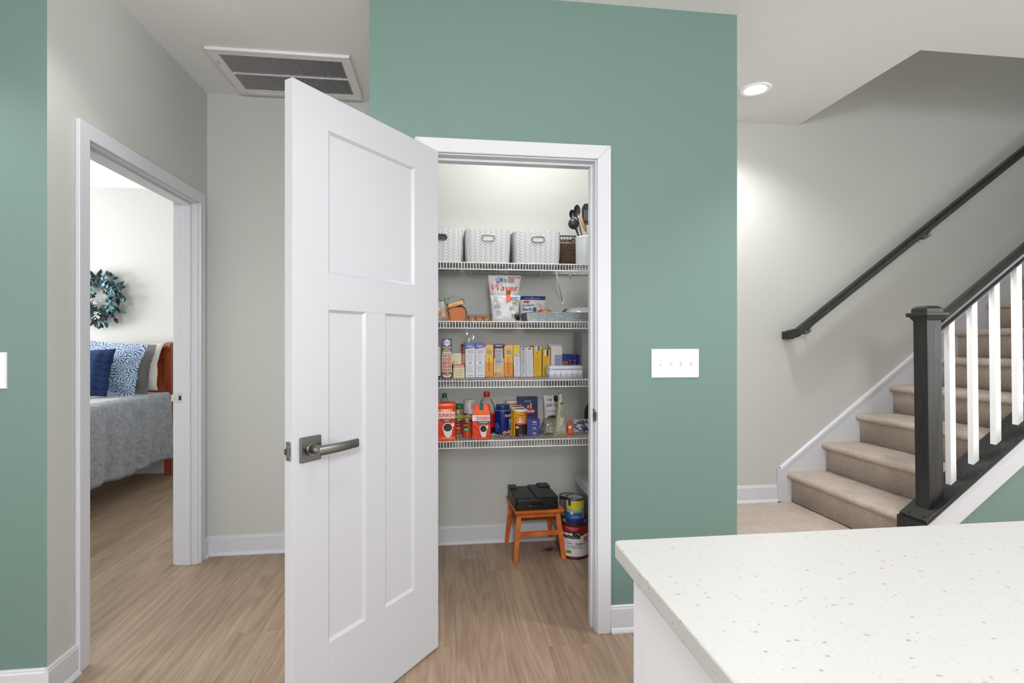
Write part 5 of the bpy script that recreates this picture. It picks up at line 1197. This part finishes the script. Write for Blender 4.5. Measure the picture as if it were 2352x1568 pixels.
# ================================================================== PANTRY FLOOR
def fl(u, v): a, b = ray(u); Z = H*F/(v-784); return a*Z, b*Z
# step stool: seat corners and leg feet read from the floor
STW = bpy.data.materials.new('orange_wood'); STW.use_nodes = True; nt, b = nodes_of(STW); tc = nt.nodes.new('ShaderNodeTexCoord'); mp_ = nt.nodes.new('ShaderNodeMapping'); mp_.inputs['Scale'].default_value = (6, 50, 6)
n_ = nt.nodes.new('ShaderNodeTexNoise'); n_.inputs['Scale'].default_value = 2; n_.inputs['Detail'].default_value = 4; nt.links.new(tc.outputs['Object'], mp_.inputs[0]); nt.links.new(mp_.outputs[0], n_.inputs['Vector'])
nt.links.new(ramp(nt, n_.outputs['Fac'], [(.3, (178, 84, 30)), (.7, (222, 122, 52))]), b.inputs['Base Color']); b.inputs['Roughness'].default_value = .35
f1 = Vector(fl(1180, 1290)); f2 = Vector(fl(1291, 1282)); 
g1 = Vector(fl(1169, 1243)); g2 = Vector(fl(1265, 1238))
sx_ = (f2-f1); cst = (f1+f2+g1+g2)/4; ang_ = math.atan2(sx_.y, sx_.x)
FW = sx_.length/2; 
sh = .287   # seat height
stool = thing('step_stool', 'small orange wooden step stool on the pantry floor', 'stool', (cst.x, cst.y, 0), (0, 0, ang_))
Rm = Matrix.Rotation(-ang_, 2)
loc_ = lambda p: Rm @ (Vector((p[0], p[1]))-cst)
FD = (abs(loc_(f1).y)+abs(loc_(g1).y))/2
print('stool', FW, FD, cst, math.degrees(ang_))
TW_, TD = FW*.80, FD*.78; q = .0135
for sx in (-1, 1):
    for sy in (-1, 1):
        bx, by, tx, ty_ = sx*FW, sy*FD, sx*TW_, sy*TD
        MB().hexa([(bx-q, by-q, 0), (bx+q, by-q, 0), (bx+q, by+q, 0), (bx-q, by+q, 0)], [(tx-q, ty_-q, sh-.02), (tx+q, ty_-q, sh-.02), (tx+q, ty_+q, sh-.02), (tx-q, ty_+q, sh-.02)], STW).build('leg', stool, bevel=.0015)
hw_, hd_ = FW*1.02, FD*1.06
mb = MB(); mb.hexa([(-hw_+.008, -hd_+.008, sh-.02), (hw_-.008, -hd_+.008, sh-.02), (hw_-.008, hd_-.008, sh-.02), (-hw_+.008, hd_-.008, sh-.02)], [(-hw_, -hd_, sh-.008), (hw_, -hd_, sh-.008), (hw_, hd_, sh-.008), (-hw_, hd_, sh-.008)], STW)
mb.box(-hw_, hw_, -hd_, hd_, sh-.008, sh, STW); mb.build('seat', stool, bevel=.002)
def lerp(z): k = z/(sh-.02); return FW+(TW_-FW)*k, FD+(TD-FD)*k
for z0, z1 in ((.135, .162), (.240, .263)):
    wx, dy = lerp((z0+z1)/2)
    for s_ in (-1, 1): MB().box(-wx, wx, s_*dy-.006, s_*dy+.006, z0, z1, STW).build('stretcher' if z0 < .2 else 'apron', stool, bevel=.001)
for z0, z1 in ((.165, .186), (.240, .263)):
    wx, dy = lerp((z0+z1)/2)
    for s_ in (-1, 1): MB().box(s_*wx-.006, s_*wx+.006, -dy, dy, z0, z1, STW).build('stretcher' if z0 < .2 else 'apron', stool, bevel=.001)
wx, dy = lerp(.148)
MB().cyl((wx+.006, -dy-q-.001, .148), .0042, .002, mat((226, 190, 150), .6), 'y', 12).build('screw_cap', stool)
# tool case
CSB = mat((22, 22, 24), .42, bump=.12, bscale=300)
case = thing('tool_case', 'closed black plastic tool case lying on the orange stool', 'case', (cst.x-.010, cst.y+.004, sh+.0005), (0, 0, ang_))
a_, b_2, hc_ = FW*.90, FD*.94, .066
def rr0(w_, d_, r, n=4): return [(x, y-.07) for x, y in rr(w_, d_, r, n)]
MB().prism(rr0(a_, b_2, .02), 'z', 0, hc_*.46, CSB, True).build('case_base', case, bevel=.003)
MB().prism(rr0(a_*.995, b_2*.99, .022), 'z', hc_*.48, hc_*.94, CSB, True).box(-a_*.98, -.02, -b_2*.80, b_2*.80, hc_*.93, hc_, CSB).box(.0, a_*.98, -b_2*.92, b_2*.96, hc_*.93, hc_+.004, CSB).box(-a_*.99, -a_*.6, b_2*.5, b_2*.98, hc_*.9, hc_+.010, CSB).box(a_*.45, a_*.99, b_2*.45, b_2*.99, hc_*.9, hc_+.012, CSB).build('case_lid', case, bevel=.006)
for x_ in (-a_*.62, a_*.5): MB().box(x_-.028, x_+.028, -b_2-.006, -b_2+.004, hc_*.28, hc_*.72, CSB).build('latch', case, bevel=.002)
MB().tube([(-.03, -b_2+.002, hc_*.45), (-.03, -b_2-.012, hc_*.45), (.03, -b_2-.012, hc_*.45), (.03, -b_2+.002, hc_*.45)], .004, CSB, 8).build('carry_handle', case)
MB().box(-a_*.45, -a_*.15, b_2*.42, b_2*.47, hc_, hc_+.0008, mat((120, 118, 90), .5)).build('badge', case)
# paint cans
def paint_can(label, x, y, z, R_, h_, wrap, pr, lid=(150, 150, 150), rim=(30, 30, 32), bail=False, span=PI*.9, turn=0):
    t = thing('paint_can', label, 'paint can', (x, y, z), group='paint cans by the stool')
    RM = mat(rim, .4, 0 if sum(rim) < 200 else 1)
    MB().lathe([(0, 0), (R_*1.01, 0), (R_*1.02, .004), (R_, .008)], RM, 40).build('base_ring', t)
    MB().lathe([(R_, .008), (R_, h_-.014)], mat(wrap, .35), 40).build('wrap', t)
    MB().lathe([(R_, h_-.016), (R_*1.02, h_-.012), (R_*1.03, h_-.004), (R_*1.01, h_), (R_*.92, h_), (R_*.90, h_-.006)], RM, 40).build('rim', t)
    MB().lathe([(R_*.90, h_-.006), (R_*.84, h_-.002), (R_*.80, h_-.007), (0, h_-.007)], mat([min(255, c+30) for c in lid], .35, .35), 40).build('lid', t)
    if pr: pr.build('printed_label', t, cyl_map(R_, h_, span, 0, turn))
    if bail:
        p = [(R_*1.02*math.sin(a), -R_*1.02*math.cos(a)-.012*math.sin(PI*(a+PI/2)/PI), h_*.80-.075*math.cos(a)) for a in [-PI/2+PI*i/20 for i in range(21)]]
        MB().tube(p, .0016, mat((190, 190, 190), .25, 1), 6).build('bail_handle', t)
        for s_ in (-1, 1): MB().cyl((s_*R_*1.0, 0, h_*.80), .008, .003*s_, mat((160, 160, 160), .3, 1), 'x', 12).build('bail_ear', t)
    return t
fx, fy = fl(1318, 1285); R_ = .083; xc = WX(1319.5, fy+R_)
h_ = WZ(1315, 1197, fy)-.018
pr = Print(); pr.rect(0, .07, 1, .95, (224, 222, 224), 1); pr.rect(0, .74, 1, .95, (150, 24, 30), 2); pr.rect(.56, .66, 1, .75, (150, 24, 30), 2); pr.rect(0, .04, 1, .08, (160, 40, 30), 2)
pr.text('PREMIUM PLUS', .22, .86, .52, .89, (226, 150, 150), 4); pr.text('PAINT', .30, .82, .46, .845, (226, 150, 150), 4); pr.rect(.12, .58, .56, .77, (22, 22, 22), 4); pr.text('BEHR', .15, .665, .38, .74, WHT, 5, bold=.04); pr.poly([(.40, .67), (.53, .67), (.53, .73), (.47, .74)], WHT, 5); pr.text('ULTRA', .22, .60, .5, .64, (190, 170, 110), 5)
pr.ell(.74, .56, .15, .14, (226, 224, 226), 3); pr.rect(.66, .50, .80, .62, (190, 110, 96), 4); pr.text('EXTERIOR', .66, .45, .82, .475, (50, 50, 50), 4); pr.text('PAINT & PRIMER', .16, .42, .66, .46, (90, 90, 96), 4); pr.lines(.2, .30, .72, .40, 3, (130, 130, 136)); pr.rect(.20, .16, .34, .25, (90, 160, 60), 3)
big = paint_can('large white and red gallon paint can on the pantry floor', xc, fy+R_, 0.0005, R_, h_, (222, 220, 222), pr, bail=True)
zz = h_+.001; R2 = .054; yc = fy+R_-.012; h2_ = WZ(1318, 1146, yc-R2)-zz
pr = Print(); pr.rect(0, .0, 1, 1, (60, 96, 170), 1); pr.rect(0, .55, 1, .96, (214, 204, 60), 2); pr.rect(0, .42, 1, .56, (150, 180, 150), 2); pr.rect(0, .0, 1, .16, (30, 50, 130), 2); pr.rect(.14, .70, .26, .96, (40, 50, 130), 3); pr.text('COLOR', .34, .50, .66, .60, (220, 220, 150), 3); pr.text('8', .24, .34, .34, .46, WHT, 3, bold=.05); pr.text('ENAMEL', .3, .22, .6, .28, (150, 180, 220), 3); pr.rect(.72, .18, .98, .62, (176, 180, 186), 4); pr.lines(.74, .22, .96, .58, 8, (120, 124, 132), 5)
paint_can('yellow and blue quart can standing on the large paint can', WX(1320.5, yc), yc, zz, R2, h2_, (50, 84, 160), pr, rim=(120, 118, 112))
# second gallon behind, with silver quart on top
y3 = 3.292; x3 = WX(1304, y3)
R3 = .070; h3_ = .178
pr = Print(); pr.rect(0, .0, .5, .95, (176, 60, 40), 1)
paint_can('dark and red gallon can half hidden behind the stool', x3, y3, .0005, R3, h3_, (60, 40, 40), pr, rim=(150, 80, 60))
z4 = h3_+.001; h4 = WZ(1303, 1142, y3-.054)-z4
pr = Print(); pr.rect(0, .05, 1, .86, (130, 130, 128), 1); pr.lines(.1, .15, .45, .75, 9, (90, 90, 88)); pr.rect(.5, .1, .9, .8, (150, 150, 148), 2)
paint_can('grey labelled quart can with silver lid at the back', WX(1305, y3), y3, z4, .054, h4, (70, 70, 70), pr, rim=(46, 46, 46))
# white bin on right
bx_ = WX(1334, 3.2)+.0; wbn = thing('plastic_bin', 'pale plastic bin half hidden by the right door casing on the floor', 'bin', (bx_+.15, 3.2, 0))
h_ = WZ(1342, 1112, 3.1); BW = mat((186, 188, 188), .5)
MB().hexa([(-.10, -.12, 0), (.14, -.12, 0), (.14, .13, 0), (-.10, .13, 0)], [(-.135, -.14, h_), (.16, -.14, h_), (.16, .15, h_), (-.135, .15, h_)], BW).build('tub', wbn, bevel=.006)
MB().box(-.15, .175, -.155, .16, h_-.05, h_+.004, mat((206, 208, 208), .45)).build('rim_band', wbn, bevel=.003)
# tuft of dark hair on the floor
mb = MB(); rn = random.Random(12); tx_, ty_ = fl(1262, 1262)  # fine dark strands scattered round one spot
for i in range(300):
    a = rn.uniform(0, 2*PI); r = abs(rn.gauss(0, .035)); p = Vector((tx_+r*1.3*math.cos(a), ty_+r*math.sin(a), .0012)); d = rn.uniform(0, 2*PI); l = rn.uniform(.01, .028)
    q_ = p+Vector((math.cos(d)*l, math.sin(d)*l, rn.uniform(0, .010))); m_ = (p+q_)/2+Vector((rn.uniform(-.004, .004), rn.uniform(-.004, .004), rn.uniform(0, .006)))
    mb.tube([p, m_, q_], .0003, mat((70, 58, 50), .8), 3, False)
tag(mb.build('fibre_tuft'), 'thin tuft of dark hair lying on the floor under the stool', 'fibres', kind='stuff')

# ================================================================== BEDROOM
BX = -2.50
HBY = 5.46
bed = thing('bed', 'cherry wood bed with tall headboard seen through the left doorway', 'bed', (-3.3, 4.4, 0))
def cherry():
    m = bpy.data.materials.new('cherry_wood'); m.use_nodes = True; nt, b = nodes_of(m); tc = nt.nodes.new('ShaderNodeTexCoord'); q = nt.nodes.new('ShaderNodeMapping'); q.inputs['Scale'].default_value = (14, 14, 1.5)
    n = nt.nodes.new('ShaderNodeTexNoise'); n.inputs['Scale'].default_value = 2; n.inputs['Detail'].default_value = 4; nt.links.new(tc.outputs['Object'], q.inputs[0]); nt.links.new(q.outputs[0], n.inputs['Vector'])
    nt.links.new(ramp(nt, n.outputs['Fac'], [(.3, (116, 46, 18)), (.7, (160, 76, 36))]), b.inputs['Base Color']); b.inputs['Roughness'].default_value = .3; return m
CH = cherry(); ox, oy = -3.3, 4.4
xr0, xr1 = WX(381, HBY), WX(397, HBY); zt = WZ(390, 792, HBY)
mb = MB(); mb.box(-4.05-ox, xr0-ox+.01, HBY-.01-oy, HBY+.02-oy, .25, zt-.02, CH)
mb.prism([(HBY-.045-oy, zt-.035), (HBY-.05-oy, zt-.010), (HBY-.02-oy, zt), (HBY+.02-oy, zt), (HBY+.04-oy, zt-.02), (HBY+.02-oy, zt-.05), (HBY-.02-oy, zt-.05)], 'x', -4.05-ox, xr0-ox+.01, CH)
for k in range(4):
    mb.box(-4.0-ox+k*.35, -3.97-ox+k*.35+.0, HBY-.02-oy, HBY-.01-oy, .8, zt-.1, CH)
mb.box(-4.05-ox, xr0-ox, HBY-.022-oy, HBY-.01-oy, zt-.13, zt-.07, CH)
mb.build('headboard', bed, bevel=.003)
for (pa, pb) in ((xr0, xr1), (-4.12, -4.04)):
    mb = MB(); mb.prism([(HBY-.035-oy, 0), (HBY+.035-oy, 0), (HBY+.035-oy, zt-.03), (HBY+.06-oy, zt+.02), (HBY+.02-oy, zt+.03), (HBY-.05-oy, zt+.012), (HBY-.055-oy, zt-.02), (HBY-.035-oy, zt-.07)], 'x', pa-ox, pb-ox, CH); mb.build('bedpost', bed, bevel=.003)
MB().box(BX-.07-ox, BX-.045-ox, 3.4-oy, HBY-.03-oy, .22, .42, CH).build('side_rail', bed)
MB().box(-4.05-ox, BX-.08-ox, 3.4-oy, HBY-.05-oy, .24, .76, mat((214, 212, 206), .8)).build('mattress', bed, bevel=.03)
for fx_, fy_ in ((BX-.10, 3.45), (-4.0, 3.45), (-3.3, 4.4)): MB().cyl((fx_-ox, fy_-oy, 0), .03, .24, mat((30, 26, 24), .6), 'z', 12).build('leg', bed)
# coverlet
def quilt():
    m = bpy.data.materials.new('quilted_grey'); m.use_nodes = True; nt, b = nodes_of(m); tc = nt.nodes.new('ShaderNodeTexCoord')
    v1 = nt.nodes.new('ShaderNodeTexVoronoi'); v1.inputs['Scale'].default_value = 14; v1.inputs['Randomness'].default_value = .9
    n = nt.nodes.new('ShaderNodeTexNoise'); n.inputs['Scale'].default_value = 22; n.inputs['Detail'].default_value = 3; n.inputs['Distortion'].default_value = 1.5
    nt.links.new(tc.outputs['Object'], v1.inputs['Vector']); nt.links.new(tc.outputs['Object'], n.inputs['Vector'])
    hsum = wmath(nt, 'ADD', wmath(nt, 'MULTIPLY', v1.outputs['Distance'], .6), n.outputs['Fac'])
    bp = nt.nodes.new('ShaderNodeBump'); bp.inputs['Strength'].default_value = .8; bp.inputs['Distance'].default_value = .012; nt.links.new(hsum, bp.inputs['Height']); nt.links.new(bp.outputs['Normal'], b.inputs['Normal'])
    nt.links.new(ramp(nt, n.outputs['Fac'], [(.35, (132, 135, 144)), (.65, (166, 169, 178))]), b.inputs['Base Color']); b.inputs['Roughness'].default_value = .75; b.inputs['Sheen Weight'].default_value = .3; return m
QL = quilt()
def cover(a, b):   # a across: top then down the right side; b along the bed from head to foot
    y = 5.32-(5.32-3.35)*b
    W_ = 1.5; drop = .60; s = a*(W_+drop)
    if s < W_: x, z = BX-.06-W_+s, .80+.012*math.sin(s*9+y*3)*.5
    else:
        k = (s-W_)/drop; r = .06
        ang_ = min(1, k*5); x = BX-.06+.055*math.sin(ang_*PI/2)+.012*math.sin(y*17)*k+.012*math.sin(y*31+1)*k; z = .80-.05*(1-math.cos(ang_*PI/2))-max(0, k-.10)*drop*1.02
        z += .010*math.sin(y*9+.5)*k
    if b < .04: z -= 0; 
    return (x, y+.012*math.sin(a*30)*(1-b)*.6, z+.004*noise.noise(Vector((x*8, y*8, z*8))))
mb = MB(); mb.grid(cover, 90, 110, QL); o = mb.build('coverlet'); sm_ = o.modifiers.new('solid', 'SOLIDIFY'); sm_.thickness = .008
tag(o, 'grey quilted coverlet draped over the bed and down its side', 'coverlet')
# pillows
def pillow(name, label, u, Y, w_, h_, t_, mm, lean, vtop, flange=0, roll=0, cat='pillow', group=None, yaw=0):
    xr = WX(u, Y); zb_ = .818
    t = thing(name, label, cat, (xr-w_/2, Y, zb_), (rad(-lean), rad(roll), rad(yaw)), group)
    fw = flange
    def f(a, b, s):
        x, z = (2*a-1), (2*b-1)
        ex = min(1, max(0, (1-abs(x))*w_/2-fw)/(w_/2-fw)); ez = min(1, max(0, (1-abs(z))*h_/2-fw)/(h_/2-fw))
        th_ = t_/2*(min(1, ex*2.4)**.55)*(min(1, ez*2.4)**.55) if ex > 0 and ez > 0 else 0
        pull = 1-.07*(1-abs(x))*abs(z)**3
        pul2 = 1-.07*(1-abs(z))*abs(x)**3
        n_ = .007*noise.noise(Vector((a*7+w_, b*7, s*3+u)))
        return (x*w_/2*pul2+n_, s*(th_+.002)+n_, h_/2+z*h_/2*pull+n_*.5)
    mb = MB(); mb.grid(lambda a, b: f(a, b, -1), 36, 36, mm); mb.grid(lambda a, b: f(a, b, 1), 36, 36, mm)
    for e in range(4):
        def g(a, b, e=e): 
            q = [(a, 0), (a, 1), (0, a), (1, a)][e]; p0, p1 = f(*q, -1), f(*q, 1); return tuple(p0[i]+(p1[i]-p0[i])*b for i in range(3))
        mb.grid(g, 36, 1, mm)
    mb.build('cover', t); return t, f
def floral():
    m = bpy.data.materials.new('blue_floral'); m.use_nodes = True; nt, b = nodes_of(m); tc = nt.nodes.new('ShaderNodeTexCoord')
    vo = nt.nodes.new('ShaderNodeTexVoronoi'); vo.inputs['Scale'].default_value = 13; vo.voronoi_dimensions = '2D'; vo.inputs['Randomness'].default_value = .85
    sx = nt.nodes.new('ShaderNodeSeparateXYZ'); nt.links.new(tc.outputs['Object'], sx.inputs[0]); cb = nt.nodes.new('ShaderNodeCombineXYZ'); nt.links.new(sx.outputs[0], cb.inputs[0]); nt.links.new(sx.outputs[2], cb.inputs[1])
    nt.links.new(cb.outputs[0], vo.inputs['Vector']); d = nt.nodes.new('ShaderNodeVectorMath'); d.operation = 'SUBTRACT'; nt.links.new(cb.outputs[0], d.inputs[0]); nt.links.new(vo.outputs['Position'], d.inputs[1])
    s2 = nt.nodes.new('ShaderNodeSeparateXYZ'); nt.links.new(d.outputs[0], s2.inputs[0]); at = wmath(nt, 'ARCTAN2', s2.outputs[1], s2.outputs[0])
    pet = wmath(nt, 'COSINE', wmath(nt, 'MULTIPLY', at, 11.0)); ring = wmath(nt, 'COSINE', wmath(nt, 'MULTIPLY', vo.outputs['Distance'], 42.0))
    nn = nt.nodes.new('ShaderNodeTexNoise'); nn.inputs['Scale'].default_value = 62; nt.links.new(cb.outputs[0], nn.inputs['Vector'])
    f = wmath(nt, 'ADD', wmath(nt, 'MULTIPLY', pet, .35), wmath(nt, 'MULTIPLY', ring, .25)); f = wmath(nt, 'ADD', f, wmath(nt, 'MULTIPLY', nn.outputs['Fac'], 1.3)); f = wmath(nt, 'MULTIPLY', f, .5)
    nt.links.new(ramp(nt, f, [(.20, (36, 66, 118)), (.27, (108, 140, 184)), (.36, (200, 214, 232))]), b.inputs['Base Color']); b.inputs['Roughness'].default_value = .85; return m
def navyk():
    m = bpy.data.materials.new('navy_triangles'); m.use_nodes = True; nt, b = nodes_of(m); tc = nt.nodes.new('ShaderNodeTexCoord'); sx = nt.nodes.new('ShaderNodeSeparateXYZ'); nt.links.new(tc.outputs['Object'], sx.inputs[0])
    P = .055; tri = wmath(nt, 'PINGPONG', wmath(nt, 'ADD', sx.outputs[0], 3.0), P*.5); row = wmath(nt, 'MODULO', wmath(nt, 'ADD', sx.outputs[2], 1.0), P); a = wmath(nt, 'LESS_THAN', wmath(nt, 'MULTIPLY', row, .55), tri)
    mx = nt.nodes.new('ShaderNodeMix'); mx.data_type = 'RGBA'; mx.inputs['A'].default_value = rgb((22, 50, 98)); mx.inputs['B'].default_value = rgb((16, 34, 76)); nt.links.new(a, mx.inputs['Factor']); nt.links.new(mx.outputs['Result'], b.inputs['Base Color'])
    n = nt.nodes.new('ShaderNodeTexVoronoi'); n.inputs['Scale'].default_value = 120; nt.links.new(tc.outputs['Object'], n.inputs['Vector']); bp = nt.nodes.new('ShaderNodeBump'); bp.inputs['Strength'].default_value = .6; bp.inputs['Distance'].default_value = .004
    nt.links.new(wmath(nt, 'MULTIPLY', n.outputs['Distance'], a), bp.inputs['Height']); nt.links.new(bp.outputs['Normal'], b.inputs['Normal']); b.inputs['Roughness'].default_value = .9; return m
pillow('white_pillow', 'white pillow leaning closest to the headboard', 360, 5.26, .66, .44, .13, mat((216, 214, 208), .8, bump=.05, bscale=20), 13, 806)
pillow('grey_pillow', 'grey flanged pillow between the white and floral ones', 339, 5.09, .66, .45, .12, mat((118, 114, 114), .85, bump=.1, bscale=300), 14, 800, flange=.045, roll=3)
pillow('floral_pillow', 'blue and white floral pillow with a flanged edge', 307, 4.92, .66, .47, .14, floral(), 15, 785, flange=.025, roll=6)
pillow('navy_pillow', 'small navy pillow with triangle texture in front of floral one', 246, 4.72, .46, .40, .16, navyk(), 16, 812)
# wreath
wx_, wz_ = WX(222, 5.50), 1.672; Rw = .225
wr = thing('wreath', 'round wreath of teal leaves hanging on the bedroom wall', 'wreath', (wx_, 5.50, wz_))
MB().tube([((Rw-.05)*math.cos(2*PI*i/40), .02, (Rw-.05)*math.sin(2*PI*i/40)) for i in range(41)], .018, mat((40, 46, 40), .9), 8, False).build('vine_ring', wr)
cols = [(34, 62, 62), (44, 82, 82), (60, 104, 104), (38, 56, 54), (86, 136, 146), (70, 120, 130), (28, 44, 42), (96, 150, 170)]
lms = []
for c in cols:
    mb = MB(); pts = [(0, 0), (.014, .018), (.017, .036), (.010, .056), (0, .070)]
    vs = []; 
    for i, (x, y) in enumerate(pts): vs += [(-x, .006*x/.017, y), (0, 0, y), (x, .006*x/.017, y)]
    fs = []
    for i in range(4): fs += [(3*i, 3*i+1, 3*i+4, 3*i+3), (3*i+1, 3*i+2, 3*i+5, 3*i+4)]
    mb.add(vs, fs, mat(c, .5), True); lms.append(mb)
base = [None]*len(cols); rn = random.Random(2)
for i in range(290):
    k = rn.randrange(len(cols)); a = rn.uniform(0, 2*PI); r = rn.uniform(.075, .235)
    if r > .17 and k in (4, 5, 7): k = rn.choice([0, 1, 3, 6])
    if base[k] is None: o = lms[k].build('leaf', wr); base[k] = o
    else: o = base[k].copy(); COL.objects.link(o); o.parent = wr
    o.location = (r*math.cos(a), -.005-rn.uniform(0, .06)*(1-abs(r-.16)/.12), r*math.sin(a))
    out = a+rn.uniform(-.9, .9)
    o.rotation_euler = (rn.uniform(-.2, .7), PI/2-out, rn.uniform(-.7, .7)); s_ = rn.uniform(.75, 1.1); o.scale = (s_, s_, s_)
def berries(cx_, cz_, n, sp_, c, r, name):
    mb = MB()
    for i in range(n): mb.ball((cx_+rn.gauss(0, sp_), -.085-rn.random()*.02, cz_+rn.gauss(0, sp_)), r, mat(c, .4), 8, 6)
    o = mb.build(name, wr); o['kind'] = 'stuff'; return o
berries(WX(234, 5.5)-wx_, WZ(234, 693, 5.5)-wz_, 16, .016, (226, 232, 226), .0055, 'white_berries')
berries(WX(236, 5.5)-wx_, WZ(236, 726, 5.5)-wz_, 24, .018, (226, 232, 226), .006, 'white_berries')
berries(WX(214, 5.5)-wx_, WZ(214, 704, 5.5)-wz_, 60, .028, (24, 32, 80), .010, 'navy_flowers')
berries(WX(227, 5.5)-wx_, WZ(227, 681, 5.5)-wz_, 14, .010, (20, 24, 30), .012, 'dark_bloom')
